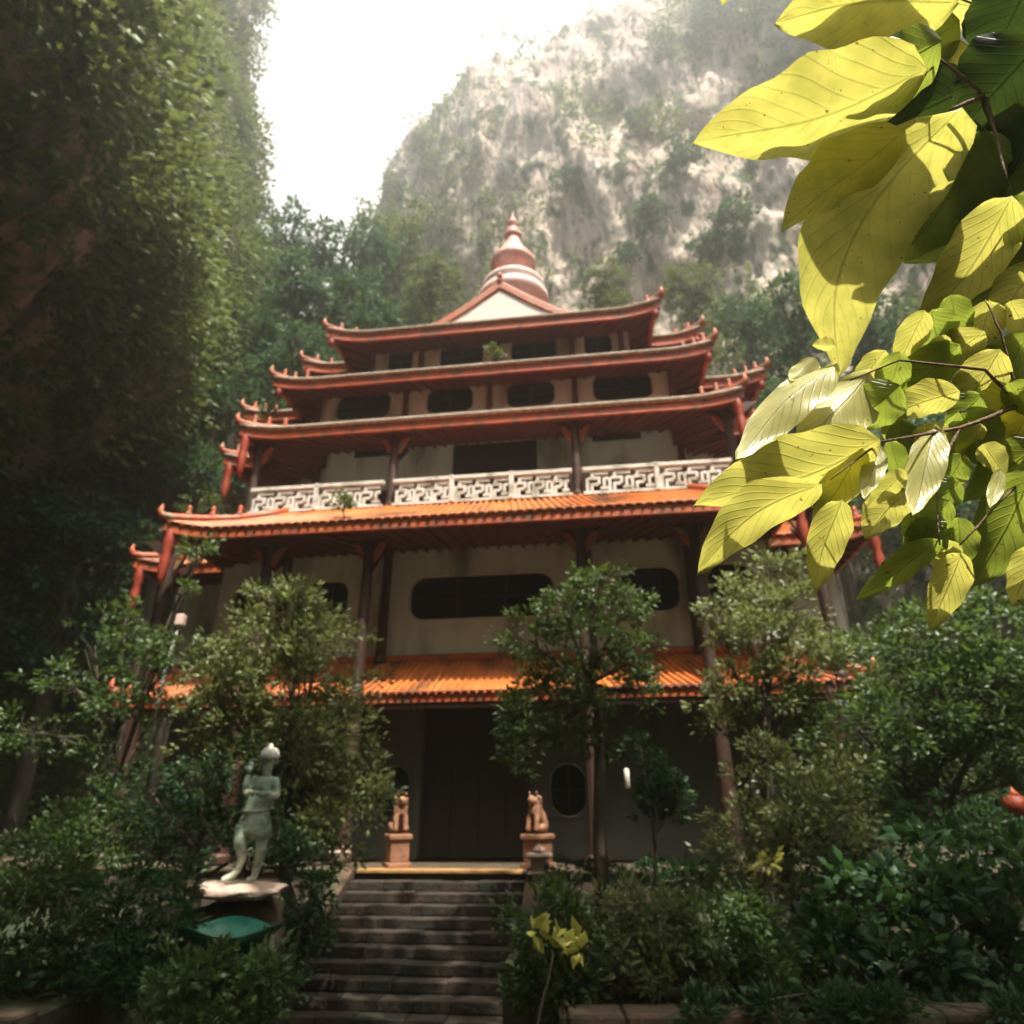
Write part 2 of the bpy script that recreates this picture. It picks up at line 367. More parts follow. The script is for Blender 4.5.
M['shaded_plaster'] = mat('canopy_shade_plaster', (.10, .105, .095), (.07, .075, .068), .9, 1.2, .15, 14, stain=(.06, .065, .05), stain_scale=.8, stretch=(1, 1, .35))  # ground storey plaster, its colour darkened for the shade under the canopy
def rrect(x0, x1, z0, z1, r, n=6):
    r = min(r, (x1-x0)/2, (z1-z0)/2); o = []
    for cx, cz, a in ((x1-r, z0+r, -90), (x1-r, z1-r, 0), (x0+r, z1-r, 90), (x0+r, z0+r, 180)):
        for k in range(n+1): w = R(a+90*k/n); o.append((cx+r*math.cos(w), cz+r*math.sin(w)))
    return o
def wall_with_holes(x0, x1, z0, z1, y0, y1, holes):
    # slabs left round each opening: columns of wall between openings, pieces above and below, then a rounded frame
    mb = MB(); xs = x0
    for (a, b, c, d_) in sorted(holes):
        mb.box(xs, a, y0, y1, z0, z1)
        if c > z0+.01: mb.box(a, b, y0, y1, z0, c)
        if d_ < z1-.01: mb.box(a, b, y0, y1, d_, z1)
        xs = b
    mb.box(xs, x1, y0, y1, z0, z1)
    return mb
def window(x0, x1, z0, z1, y, r, mull=1, name='window', parent=T, pm='plaster'):
    # rounded surround filling the rectangular hole, pane set back
    fr = MB(); ro = rrect(x0, x1, z0, z1, .01); ri = rrect(x0+.02, x1-.02, z0+.02, z1-.02, r)
    n = len(ro); y0, y1 = y-.035, y+.16
    vs = [(x, y0, z) for x, z in ro] + [(x, y0, z) for x, z in ri] + [(x, y1, z) for x, z in ri] + [(x, y1, z) for x, z in ro]
    fs = []
    for k in range(n):
        j = (k+1) % n
        fs += [(k, j, n+j, n+k), (n+k, n+j, 2*n+j, 2*n+k), (2*n+k, 2*n+j, 3*n+j, 3*n+k), (3*n+k, 3*n+j, j, k)]
    fr.add(vs, fs); o = tb(fr, name, M[pm], parent)
    pn = MB(); pn.prism(rrect(x0+.03, x1-.03, z0+.03, z1-.03, r), y+.12, y+.14); tb(pn, 'pane', M['glass'], o)
    mu = MB()
    for k in range(mull): cx = x0 + (x1-x0)*(k+1)/(mull+1); mu.box(cx-.025, cx+.025, y+.07, y+.118, z0+.05, z1-.05)
    mu.box(x0+.06, x1-.06, y+.075, y+.116, (z0+z1)/2-.02, (z0+z1)/2+.02)
    tb(mu, 'window_bar', M['dark'], o)
    return o
def wall(x0, x1, z0, z1, y, holes, rr=.25, mull=1, th=.3, depth_back=None):
    mb = wall_with_holes(x0, x1, z0, z1, y, y+th, holes)
    if depth_back:
        mb.box(x0, x0+th, y+th, depth_back, z0, z1); mb.box(x1-th, x1, y+th, depth_back, z0, z1)
    tb(mb, 'wall', M['plaster'])
    for hl in holes: window(*hl, y, rr, mull)
# ground storey
wz = -1.1
dl, dr_, dtop = -1.38, 1.30, 2.30
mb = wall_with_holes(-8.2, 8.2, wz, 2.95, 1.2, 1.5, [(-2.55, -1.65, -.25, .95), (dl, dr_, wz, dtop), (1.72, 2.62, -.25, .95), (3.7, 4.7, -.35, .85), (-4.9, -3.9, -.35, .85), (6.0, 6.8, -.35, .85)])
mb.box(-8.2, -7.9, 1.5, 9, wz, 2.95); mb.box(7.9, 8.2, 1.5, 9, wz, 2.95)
tb(mb, 'wall', M['shaded_plaster'])
for x0, x1, z0, z1 in [(-2.55, -1.65, -.25, .95), (1.72, 2.62, -.25, .95), (3.7, 4.7, -.35, .85), (-4.9, -3.9, -.35, .85), (6.0, 6.8, -.35, .85)]: window(x0, x1, z0, z1, 1.2, .5, pm='shaded_plaster')
dr = MB(); dr.box(dl+.02, dr_-.02, 1.38, 1.44, wz+.02, dtop-.03)
for k in range(3): cx = dl + (dr_-dl)*(k+1)/4; dr.box(cx-.04, cx+.04, 1.34, 1.38, wz+.02, dtop-.03)
for z in (-.9, 0.1, 1.1, 2.1): dr.box(dl+.1, dr_-.1, 1.35, 1.378, z, z+.1)
o = tb(dr, 'door', M['dark'])
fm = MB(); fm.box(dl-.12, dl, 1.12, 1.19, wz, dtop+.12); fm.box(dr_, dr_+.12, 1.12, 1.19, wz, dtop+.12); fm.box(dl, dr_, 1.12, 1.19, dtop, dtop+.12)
tb(fm, 'door_frame', M['shaded_plaster'], o)
# storey two
wall(-7.6, 7.6, 3.42, 7.05, 1.3, [(-5.3, -3.72, 4.56, 5.83), (-2.0, 2.0, 4.56, 5.83), (3.72, 5.3, 4.56, 5.83), (6.0, 7.2, 4.56, 5.83), (-7.2, -6.0, 4.56, 5.83)], .42, 2, depth_back=9)
wall(-9.9, -7.61, 3.0, 7.2, 3.2, [], .3); wall(7.61, 9.9, 3.0, 7.2, 3.2, [], .3)
# storey three (behind the balcony)
mb = wall_with_holes(-6.3, 6.3, 7.9, 11.6, 3.4, 3.7, [(-5.3, -3.1, 8.6, 9.75), (-5.1, -3.5, 10.75, 11.25), (-1.45, 1.45, 7.9, 11.4), (3.1, 5.3, 8.6, 9.75)][:1] + [(-2.6, -1.7, 8.6, 9.6), (-1.45, 1.45, 7.9, 11.35), (1.7, 2.6, 8.6, 9.6), (3.1, 5.3, 8.6, 9.75)])
mb.box(-6.3, -6.0, 3.7, 9, 7.9, 11.6); mb.box(6.0, 6.3, 3.7, 9, 7.9, 11.6); tb(mb, 'wall', M['plaster'])
for x0, x1, z0, z1, r_ in [(-5.3, -3.1, 8.6, 9.75, .35), (-2.6, -1.7, 8.6, 9.6, .45), (1.7, 2.6, 8.6, 9.6, .45), (3.1, 5.3, 8.6, 9.75, .35)]: window(x0, x1, z0, z1, 3.4, r_)
for s in (-1, 1):
    a, b = sorted((s*3.3, s*4.9)); v_ = MB(); v_.box(a, b, 3.36, 3.39, 11.0, 11.5); tb(v_, 'vent_panel', M['dark'])
dr = MB(); dr.box(-1.44, 1.44, 3.56, 3.62, 7.92, 11.34)
for cx in (-.72, 0, .72): dr.box(cx-.03, cx+.03, 3.52, 3.559, 7.92, 11.3)
dr.box(-1.4, 1.4, 3.525, 3.555, 9.9, 10.0)
tb(dr, 'door', M['dark'])
wall(-8.1, -6.31, 7.4, 11.3, 4.6, []); wall(6.31, 8.1, 7.4, 11.3, 4.6, [])
# storey four and five
wall(-6.0, 6.0, 11.3, 13.4, 2.4, [(-5.35, -3.4, 11.9, 12.97), (-2.18, -.55, 11.9, 12.97), (.55, 2.18, 11.9, 12.97), (3.4, 5.35, 11.9, 12.97)], .28, 1, depth_back=9)
wall(-8.1, -6.01, 11.3, 13.4, 4.3, []); wall(6.01, 8.1, 11.3, 13.4, 4.3, [])
wall(-4.6, 4.8, 13.5, 16.0, 3.1, [(-3.95, -2.95, 14.3, 15.32), (-2.0, -.35, 14.3, 15.32), (.6, 2.27, 14.3, 15.32), (3.22, 4.22, 14.3, 15.32)], .24, 1, depth_back=9)
wall(-6.3, -4.61, 13.5, 16.0, 4.9, []); wall(4.81, 6.4, 13.5, 16.0, 4.9, [])

def column(u, v, z0, z1, r=.15, br=True, m='wood'):
    mb = MB(); mb.lathe([(r*1.25, 0), (r*1.25, .12), (r, .18), (r*.93, (z1-z0)*.6), (r*.88, z1-z0)], (u, v, z0), 14)
    o = tb(mb, 'column', M[m], smooth=False)
    if br:
        for s in (-1, 1):      # painted carved bracket each side
            b = MB(); zt = z1-.62; xx = lambda a: u + s*a
            b.prism([(xx(.14), zt-.30), (xx(.22), zt-.22), (xx(.34), zt+.02), (xx(.42), zt+.22), (xx(.28), zt+.18), (xx(.14), zt-.02)][::s], v-.06, v+.06)
            tb(b, 'bracket', M['horn'], o)
        d_ = MB()
        for s in (-1, 1):
            xx = lambda a: u + s*a
            d_.prism([(xx(.15), z1-.62), (xx(.46), z1-.38), (xx(.95), z1), (xx(.55), z1), (xx(.15), z1-.3)][::s], v-.04, v+.04)
        d_.box(u-.12, u+.12, v-.32, v+.9, z1-.2, z1+.02)
        d_.tube([(u, v+.14, z1-1.1), (u, v+1.2, z1-.1)], .09, 4)
        tb(d_, 'brace', M['wood'] if m == 'wood' else M[m], o)
    return o
for u in (-8.35, -5.57, -2.77, 2.77, 5.57, 8.35): column(u, 0, 2.5, 6.75)
for u in (-5.57, -2.62, 2.9, 5.57): column(u, 1.12, 3.4, 6.95, .14, False)
for u in (-7.2, -2.77, 2.77, 7.2): column(u, 1.35, 8.0, 10.78, .14)
for u in (-6.1, 6.1): column(u, 3.2, 7.9, 11.2, .12, False, 'soffit')
for u in (-5.9, -2.85, 0, 2.82, 5.9): column(u, 2.27, 11.5, 13.2, .1, False, 'soffit')
for u in (-4.45, -2.62, .13, 2.8, 4.52): column(u, 2.97, 13.9, 15.7, .1, False, 'soffit')
for u in (-8.35, -5.57, -2.77, 2.77, 5.57, 8.0): column(u, 0, -1.1, 2.4, .19, False)
b = MB(); b.box(-7.55, 7.55, 1.16, 1.285, 3.46, 3.62, .02); tb(b, 'ridge_tile', M['fascia'])
# long beams under roofs two and three
b = MB(); b.box(-8.6, 8.6, -.09, .09, 6.48, 6.72); tb(b, 'beam', M['soffit'])
b = MB(); b.box(-7.4, 7.4, 1.26, 1.44, 10.55, 10.75); tb(b, 'beam', M['soffit'])
b = MB(); b.box(-8.6, 8.6, -.08, .08, 2.1, 2.28); tb(b, 'beam', M['wood'])
# ceilings / floors
b = MB(); b.box(-7.9, 7.9, 1.2, 9, 7.62, 7.86); b.box(-7.0, 7.0, 3.8, 9, 11.66, 11.8); b.box(-7.6, 7.6, 1.6, 9, 2.97, 3.2); tb(b, 'floor_slab', M['cap'])
# balcony balustrade: posts, rail, meander lattice in panels
bays = [(-7.05, -2.92), (-2.62, 2.62), (2.92, 7.05)]
for (a, c) in bays:
    np_ = 3 if c-a > 4.5 else 2
    pl = (c-a)/np_
    rail = MB(); rail.box(a, c, 1.0, 1.16, 8.68, 8.78); rail.box(a, c, 1.02, 1.14, 7.93, 8.01)
    ro = tb(rail, 'balustrade', M['white'])
    ps = MB()
    for k in range(1, np_): x = a+k*pl; ps.box(x-.07, x+.07, 1.0, 1.16, 7.95, 8.81, .015)
    tb(ps, 'post', M['white'], ro)
    for k in range(np_):
        x0, x1 = a+k*pl+.09, a+(k+1)*pl-.09; la = MB(); n = 3; cw = (x1-x0)/n
        def vb(x, z0, z1): la.box(x-.04, x+.04, 1.04, 1.11, z0, z1)
        def hb(xa, xb, z): la.box(xa, xb, 1.042, 1.108, z-.038, z+.038)
        for j in range(n):
            X = x0+j*cw; z = lambda q: 8.01+q*.67
            vb(X+.03, z(.0), z(.62)); hb(X+.07, X+cw*.55, z(.62)); vb(X+cw*.58, z(.36), z(.66))
            hb(X+.25*cw, X+cw*.55, z(.34)); vb(X+cw*.25, z(.0), z(.38))
            hb(X+cw*.3, X+cw, z(.86)); vb(X+cw*.28, z(.62), z(.9)); hb(X+cw*.62, X+cw, z(.16)); vb(X+cw*.8, z(.16), z(.62)); hb(X+cw*.83, X+cw*1.0, z(.60))
        tb(la, 'lattice_panel', M['white'], ro)
for s in (-1, 1):      # side returns of the balcony
    r_ = MB(); r_.box(min(s*7.05, s*7.2), max(s*7.05, s*7.2), 1.5, 4.4, 8.68, 8.78)
    for k in range(9): y = 1.6+k*.33; r_.box(min(s*7.08, s*7.16), max(s*7.08, s*7.16), y, y+.07, 7.9, 8.68)
    tb(r_, 'balustrade', M['white'])
# top roof: body behind the eaves, gable and its rakes
b = MB(); b.add([(-5.2, 4.1, 16.3), (5.2, 4.1, 16.3), (5.2, 10, 16.3), (-5.2, 10, 16.3), (-2.6, 6.5, 17.3), (2.6, 6.5, 17.3)], [(0, 1, 5, 4), (1, 2, 5), (2, 3, 4, 5), (3, 0, 4)])
tb(b, 'roof', M['tile_red'])
gx = .08
b = MB(); b.prism([(gx-2.45, 16.85), (gx+2.45, 16.85), (gx, 18.62)], 4.05, 4.25); g_ = tb(b, 'gable', M['gable'])
b = MB()
for s in (-1, 1):
    e = [(gx+s*3.1, 3.9, 16.92), (gx+s*2.4, 3.9, 17.18), (gx+s*1.2, 3.9, 18.0), (gx, 3.9, 18.95)]
    for y0, y1, dz in ((3.97, 4.3, 0),):
        vs = []
        for (x, y, z) in e: vs += [(x, y0, z-.2), (x, y0, z+.1), (x, y1, z+.1), (x, y1, z-.2)]
        b.add(vs, [(a*4+q, a*4+(q+1) % 4, (a+1)*4+(q+1) % 4, (a+1)*4+q) for a in range(3) for q in range(4)] + [(3, 2, 1, 0), (12, 13, 14, 15)])
    b.tube([(x, 4.1, z+.12) for x, y, z in e], .09, 8)
tb(b, 'gable_rake', M['horn'], g_)
b = MB(); b.lathe([(.1, 0), (.13, .12), (.06, .2), (.12, .32), (.08, .45), (.02, .55)], (gx, 4.0, 19.0), 10); tb(b, 'finial', M['horn'], g_)
b = MB()
for s in (-1, 1):
    for k in range(22):
        y = 4.4+k*.25; b.tube([(gx+s*.05, y, 18.85), (gx+s*1.2, y, 17.95), (gx+s*3.0, y, 16.9)], .06, 5, False)
    b.add([(gx, 4.28, 18.85), (gx, 10, 18.85), (gx+s*1.2, 10, 17.95), (gx+s*1.2, 4.28, 17.95), (gx+s*3.0, 10, 16.85), (gx+s*3.0, 4.28, 16.85)], [(0, 1, 2, 3), (3, 2, 4, 5)])
tb(b, 'gable_roof', M['tile_red'], g_, True)
# spire
sx, sy = .15, 8.0
b = MB(); b.lathe([(1.6, 18.0), (1.6, 20.3), (1.35, 20.5), (1.35, 21.1), (1.6, 21.25), (1.7, 21.5), (1.66, 21.8), (1.45, 21.95), (1.42, 22.1), (1.52, 22.25), (1.5, 22.45), (1.2, 22.6), (.8, 22.7), (.72, 23.0), (.72, 23.4)], (sx, sy, 0), 32)
sp = tb(b, 'spire', M['pale_pink'], smooth=True)
b = MB(); b.lathe([(.72, 23.4), (.9, 23.6), (1.08, 23.85), (1.1, 24.05), (.98, 24.3), (.74, 24.65), (.52, 25.05), (.38, 25.4), (.30, 25.75)], (sx, sy, 0), 32); tb(b, 'bell_dome', M['pink'], sp, True)
b = MB(); b.lathe([(.30, 25.75), (.42, 25.82), (.44, 25.95), (.34, 26.05), (.37, 26.15), (.34, 26.28), (.18, 26.38), (.17, 26.5), (.27, 26.65), (.29, 26.82), (.2, 27.0), (.08, 27.12), (.05, 27.3), (.01, 27.65)], (sx, sy, 0), 20); tb(b, 'finial', M['pink'], sp, True)
# carved corner seat under the bell
b = MB(); b.lathe([(.16, 0), (.2, .25), (.1, .4), (.14, .6), (.04, .8)], (-.6, 6.7, 20.9), 10); tb(b, 'corner_urn', M['horn'], sp, True)

# ------------------------------------------------------------------ terrace, stairs
b = MB(); b.box(-13, 13, -1.45, 12, -4.2, -1.16); b.build('terrace', M['stone'], loc=W(0, 0, 0), rz=-PHI)['kind'] = 'structure'
b = MB(); b.box(-13, -1.86, -1.5, -1.18, -1.157, -1.1, .01); b.box(1.36, 13, -1.5, -1.18, -1.157, -1.1, .01); k_ = b.build('terrace_kerb', M['stone'], loc=W(0, 0, 0), rz=-PHI); k_['kind'] = 'structure'
st = empty('stone_stairs', W(-.2, -1.5, -1.1), -PHI); tag(st, 'broad flight of worn mossy stone steps climbing to the temple door', 'stairs')
b = MB(); b.box(-1.66, 1.56, -.02, .34, -.06, .005, .012); b.build('top_step', M['ledge'], st)
for k in range(17):
    b = MB(); y1 = -.03-k*.3; z = -.16-(k)*.155
    seg = []
    x = -1.66
    while x < 1.62:
        w_ = min(random.uniform(.5, 1.0), 1.66-x); dz = random.uniform(-.010, .008); dy = random.uniform(-.015, .015)
        b.box(x+.004, x+w_-.004, y1-.33+dy, y1-.002, z-.15, z+dz, .014); x += w_
    b.build('step', M['step'], st)
for s in (-1, 1):
    b = MB(); x0, x1 = (1.67, 1.95) if s > 0 else (-1.95, -1.67)
    b.add([(x0, -.1, .05), (x1, -.1, .05), (x1, -5.4, -2.6), (x0, -5.4, -2.6), (x0, -.1, -3), (x1, -.1, -3), (x1, -5.4, -3), (x0, -5.4, -3)], [(0, 3, 2, 1), (4, 5, 6, 7), (0, 1, 5, 4), (1, 2, 6, 5), (2, 3, 7, 6), (3, 0, 4, 7)])
    b.build('side_wall', M['stone'], st)
# two planters of raised earth beside the stairs
def bed(name, pts, top, m=M['earth'], n=1):
    b = MB(); k = len(pts); b.add([(*p, 0) for p in pts] + [(*p, top) for p in pts], [tuple(range(k, 2*k))] + [(i, (i+1) % k, k+(i+1) % k, k+i) for i in range(k)])
    o = b.build(name, m); o['kind'] = 'structure'; return o
GZ = H0-4.1
def beds(pts, name):
    b = MB(); k = len(pts); b.add([(x, y, GZ-.1) for x, y in pts] + [(x, y, H0-1.55) for x, y in pts], [tuple(range(k, 2*k))] + [(i, (i+1) % k, k+(i+1) % k, k+i) for i in range(k)])
    o = b.build(name, M['earth']); o['kind'] = 'structure'
def wxy(u, v): p = W(u, v, 0); return (p.x, p.y)
beds([(.35, 6.5), (16, 6.5), wxy(16, -1.5), wxy(1.76, -1.5), wxy(1.76, -7.0)], 'garden_bed')
beds([wxy(-2.2, -7.2), wxy(-2.2, -1.5), wxy(-14, -1.5), (-16, 6.5), (-3.9, 6.5)], 'garden_bed')
def stone_wall(pa, pb, lab):
    a, c = Vector((*pa, 0)), Vector((*pb, 0)); L_ = (c-a).length; b = MB(); z = 0
    while z < 2.55:
        x = random.uniform(-.3, 0); hh = random.uniform(.2, .3); hh = min(hh, 2.62-z)
        while x < L_:
            w_ = random.uniform(.3, .6); j = random.uniform(-.02, .02); xx = max(x, 0); xe = min(x+w_, L_)
            if xe-xx > .05: b.box(xx+.006, xe-.006, -.16+j, .14, z+.004, z+hh-.004, .02)
            x += w_
        z += hh
    o = b.build('retaining_wall', M['stone'], loc=(a.x, a.y, GZ), rz=math.atan2(c.y-a.y, c.x-a.x)); tag(o, lab, 'wall')
stone_wall((.35, 6.35), (16, 6.35), 'low brown stone retaining wall below the hedge right of the stairs')
stone_wall((-16, 6.35), (-3.9, 6.35), 'low brown stone retaining wall below the shrubs left of the stairs')

# ------------------------------------------------------------------ skinned figures
def skin(name, pts, edges, rad, m, parent=None, sub=2, root=0, loc=None, rz=0):
    me = bpy.data.meshes.new(name); me.from_pydata([tuple(p) for p in pts], edges, []); me.materials.append(m)
    o = bpy.data.objects.new(name, me); C.objects.link(o)
    me.skin_vertices.new(name='') if hasattr(me.skin_vertices, 'new') else None
    sk = o.modifiers.new('skin', 'SKIN')
    if not me.skin_vertices:
        bm_layer = me.attributes
    for i, r_ in enumerate(rad):
        rr = r_ if hasattr(r_, '__len__') else (r_, r_)
        me.skin_vertices[0].data[i].radius = rr
        me.skin_vertices[0].data[i].use_root = (i == root)
    sk.use_smooth_shade = True
    sb = o.modifiers.new('sub', 'SUBSURF'); sb.levels = sub; sb.render_levels = sub
    if parent: o.parent = parent
    if loc is not None: o.location = loc
    o.rotation_euler[2] = rz
    return o
def lion(u, v, face, lab):
    r_ = empty('guardian_lion', W(u, v, -1.1), -PHI + (0.5 if face > 0 else -.5)); tag(r_, lab, 'statue', 'stone lions guarding the temple door')
    b = MB(); b.box(-.24, .24, -.30, .30, 0, .10, .02); b.box(-.19, .19, -.25, .25, .10, .50, .02); b.box(-.23, .23, -.29, .29, .50, .60, .02); b.build('pedestal', M['lion'], r_)
    P_ = [(0, .14, .74), (0, .06, .90), (0, -.05, 1.04), (0, -.10, 1.17), (.10, .12, .68), (.14, -.04, .74), (.13, -.12, .64), (-.10, .12, .68), (-.14, -.04, .74), (-.13, -.12, .64),
          (.09, -.12, .95), (.10, -.16, .78), (.10, -.19, .64), (-.09, -.12, .95), (-.10, -.16, .78), (-.10, -.19, .64), (0, -.17, 1.22), (0, -.26, 1.19), (0, .24, .74), (0, .28, .90), (0, .22, 1.0)]
    E_ = [(0, 1), (1, 2), (2, 3), (0, 4), (4, 5), (5, 6), (0, 7), (7, 8), (8, 9), (2, 10), (10, 11), (11, 12), (2, 13), (13, 14), (14, 15), (3, 16), (16, 17), (0, 18), (18, 19), (19, 20)]
    rd = [.14, .13, .13, .12, .10, .08, .055, .10, .08, .055, .07, .05, .055, .07, .05, .055, .11, .06, .05, .05, .03]
    skin('body', P_, E_, rd, M['lion'], r_)
    b = MB()
    for k in range(26):       # curled mane
        a = k*2.4; t = k/26; rr = .125
        c = Vector((math.cos(a)*rr, -.06+abs(math.sin(a))*.05, 1.08+.2*t)); b.lathe([(.01, -.035), (.035, -.015), (.04, .01), (.02, .035), (.005, .04)], c, 6)
    b.build('mane', M['lion'], r_, True)
    b = MB()
    for s in (-1, 1): b.lathe([(.01, -.02), (.028, 0), (.02, .03), (.004, .05)], (s*.085, -.13, 1.33), 6)
    b.build('ears', M['lion'], r_, True).name = 'ear'
    return r_
lion(-1.22, -1.0, 1, 'orange sandstone lion on a pedestal, left of the temple door')
lion(1.62, -1.0, -1, 'dim sandstone lion on a pedestal, right of the temple door')
# stone lantern post at the head of the stairs, right side
b = MB(); b.box(-.2, .2, -.2, .2, 0, .08, .02); b.box(-.12, .12, -.12, .12, .08, .22, .01); b.box(-.2, .2, -.2, .2, .22, .28, .02); b.box(-.15, .15, -.15, .15, .28, .48, .01); b.box(-.24, .24, -.24, .24, .48, .56, .03); b.lathe([(.1, .56), (.12, .62), (.05, .68), (.01, .72)], (0, 0, 0), 10)
o = b.build('stone_post', M['rock_pale'], loc=W(1.72, -1.85, -1.35), rz=-PHI); tag(o, 'squat pale stone post with two ledges in front of the right hand lion', 'post')
# incense pot left of the door
b = MB(); b.lathe([(.12, 0), (.09, .06), (.2, .14), (.24, .28), (.2, .34), (.23, .38), (.19, .38), (.17, .3)], (0, 0, 0), 16); o = b.build('planter_pot', M['rock_pale'], loc=W(-2.35, -1.2, -1.1)); tag(o, 'pale round stone pot on the terrace left of the sandstone lion', 'pot')
# narrow white lamps by the wall openings
for u, v, h, lab in ((3.5, .0, .54, 'narrow white upright lamp tube beside the round window right of the small tree'), (6.1, -.25, .33, 'narrow white upright lamp tube by the brown column behind the right hand trees')):
    r_ = empty('wall_lamp', W(u, v, h), -PHI); tag(r_, lab, 'lamp', 'white lamp tubes on the temple front')
    b = MB(); b.lathe([(.03, -.2), (.055, -.17), (.055, .17), (.03, .2)], (0, 0, 0), 12); b.build('tube', M['white'], r_, True)
    b = MB(); b.box(-.02, .02, .05, .2, -.04, .04); b.box(-.04, .04, .19, .24, -.2, .2); b.build('bracket', M['wood'], r_)

# robed statue on its rock
sp_ = at(245, 884, 8.0)
s_ = empty('statue', sp_, R(12)); s_.scale = (.8, .8, .8); tag(s_, 'weathered green white statue of a striding robed figure, hands raised, on a rocky ledge', 'statue')
P_ = [(0, 0, .78), (.03, .0, .98), (.06, -.01, 1.18), (.08, -.01, 1.34), (.085, -.03, 1.44), (.085, -.04, 1.56), (.085, -.04, 1.64),
      (-.07, -.03, .74), (-.15, -.17, .54), (-.07, -.05, .34), (-.14, -.05, .12), (-.30, -.12, .05),
      (.09, .02, .72), (.16, -.06, .46), (.12, .06, .22), (.09, .08, .06), (.02, -.03, .035),
      (.22, -.01, 1.28), (.27, -.08, 1.08), (.14, -.22, 1.09), (.0, -.26, 1.12),
      (-.06, -.01, 1.30), (-.14, -.08, 1.12), (-.16, -.22, 1.20), (-.13, -.26, 1.38)]
E_ = [(0, 1), (1, 2), (2, 3), (3, 4), (4, 5), (5, 6), (0, 7), (7, 8), (8, 9), (9, 10), (10, 11), (0, 12), (12, 13), (13, 14), (14, 15), (15, 16), (2, 17), (17, 18), (18, 19), (19, 20), (2, 21), (21, 22), (22, 23), (23, 24)]
rd = [(.15, .12), (.14, .11), (.17, .12), (.07, .07), (.06, .06), (.105, .115), (.08, .09), .10, .085, .07, .05, .045, .10, .085, .065, .05, .045, .075, .06, .05, .035, .075, .06, .05, .035]
skin('body', P_, E_, rd, M['statue'], s_)
def hand(mb, c, dirv, sidev, s=1.0):
    d_ = Vector(dirv).normalized(); sd = Vector(sidev).normalized(); c = Vector(c); nm = d_.cross(sd)
    mb.tube([c-d_*.01, c+d_*.045*s, c+d_*.09*s], [.03*s, .04*s, .036*s], 8)
    for k, L_ in enumerate((.06, .075, .07, .055)):
        b0 = c + d_*.085*s + sd*(k-1.5)*.019*s
        mb.tube([b0, b0+d_*L_*.55*s+nm*.005, b0+d_*L_*s+nm*.02*s], [.0105*s, .0095*s, .007*s], 6)
    b0 = c + d_*.03*s + sd*-.035*s; mb.tube([b0, b0+d_*.03*s-sd*.025*s, b0+d_*.06*s-sd*.022*s], [.013*s, .011*s, .008*s], 6)
mb = MB(); hand(mb, (-.13, -.27, 1.39), (.05, 0, 1), (1, 0, 0)); mb.build('hand', M['statue'], s_, True)
mb = MB(); hand(mb, (-.01, -.27, 1.12), (-1, -.1, .25), (0, .2, 1)); mb.build('hand', M['statue'], s_, True)
# face, cap, robe
mb = MB(); mb.lathe([(.008, -.02), (.018, 0), (.010, .035), (.003, .05)], (.07, -.155, 1.52), 8)
for dx in (-.04, .035): mb.lathe([(.004, -.012), (.016, 0), (.004, .012)], (.075+dx, -.143, 1.56), 8)
mb.tube([(.045, -.140, 1.475), (.072, -.150, 1.472), (.10, -.140, 1.475)], .007, 6); mb.build('face', M['statue'], s_, True)
mb = MB()
for s in (-1, 1): mb.lathe([(.006, -.04), (.02, -.015), (.024, .015), (.01, .035)], (.085+s*.112, -.03, 1.55), 8)
mb.build('ear', M['statue'], s_, True)
mb = MB(); mb.lathe([(.135, 1.585), (.142, 1.62), (.13, 1.68), (.09, 1.735), (.03, 1.755), (.025, 1.79), (.005, 1.80)], (.085, -.03, 0), 18); mb.build('cap', M['white'], s_, True)
mb = MB()
for i in range(1):
    n = 28; rows = [(1.16, .20, .13), (1.0, .185, .125), (.86, .17, .135), (.78, .20, .15), (.68, .225, .165), (.58, .235, .17)]
    vs = []; fs = []
    for k, (z, rx, ry) in enumerate(rows):
        for j in range(n):
            w = 2*math.pi*j/n; fold = 1+.07*math.sin(w*7+k*.4)*(k/5)
            vs.append(((.035-.008*k) + rx*fold*math.cos(w), -.02 + ry*fold*math.sin(w), z + (.04*math.sin(w*3) if k == 5 else 0)))
    for k in range(5):
        for j in range(n): q = (j+1) % n; fs.append((k*n+j, k*n+q, (k+1)*n+q, (k+1)*n+j))
    mb.add(vs, fs)
o = mb.build('robe', M['statue'], s_, True); sd = o.modifiers.new('thick', 'SOLIDIFY'); sd.thickness = .015
mb = MB(); mb.tube([(.23, -.02, .93), (.1, -.17, .9), (-.1, -.16, .89), (-.18, -.02, .9), (-.05, .13, .92), (.12, .13, .93), (.23, -.02, .93)], .025, 8); mb.build('sash', M['statue'], s_, True)
# rock ledge under it
def rock(name, loc, rx, ry, rz_, m, seed, n=26, top=None):
    vs = []; fs = []; m_ = n//2
    for i in range(m_+1):
        for j in range(n):
            th = math.pi*i/m_; ph = 2*math.pi*j/n
            x, y, z = math.sin(th)*math.cos(ph), math.sin(th)*math.sin(ph), math.cos(th)
            k = 1 + .22*float(fbm(x*1.7+seed, y*1.7, z*1.7, 4, seed)); 
            zz = z*k*rz_
            if top is not None: zz = min(zz, top + .03*float(vnoise(x*4, y*4, seed, 3)))
            vs.append((x*k*rx, y*k*ry, zz))
    for i in range(m_):
        for j in range(n): q = (j+1) % n; fs.append((i*n+j, (i+1)*n+j, (i+1)*n+q, i*n+q))
    b = MB(); b.add(vs, fs); return b.build(name, m, None, True, loc)
o = rock('rock_ledge', sp_ + Vector((-.12, .05, -.06)), .56, .4, .10, M['rock_pale'], 3, 40, .055); tag(o, 'thin pale pink rock slab that carries the robed statue', 'rock')
o = rock('boulder', sp_ + Vector((-.1, .2, -.62)), .5, .45, .52, M['stone'], 5); tag(o, 'dark mossy boulder under the pale rock slab of the statue', 'rock')
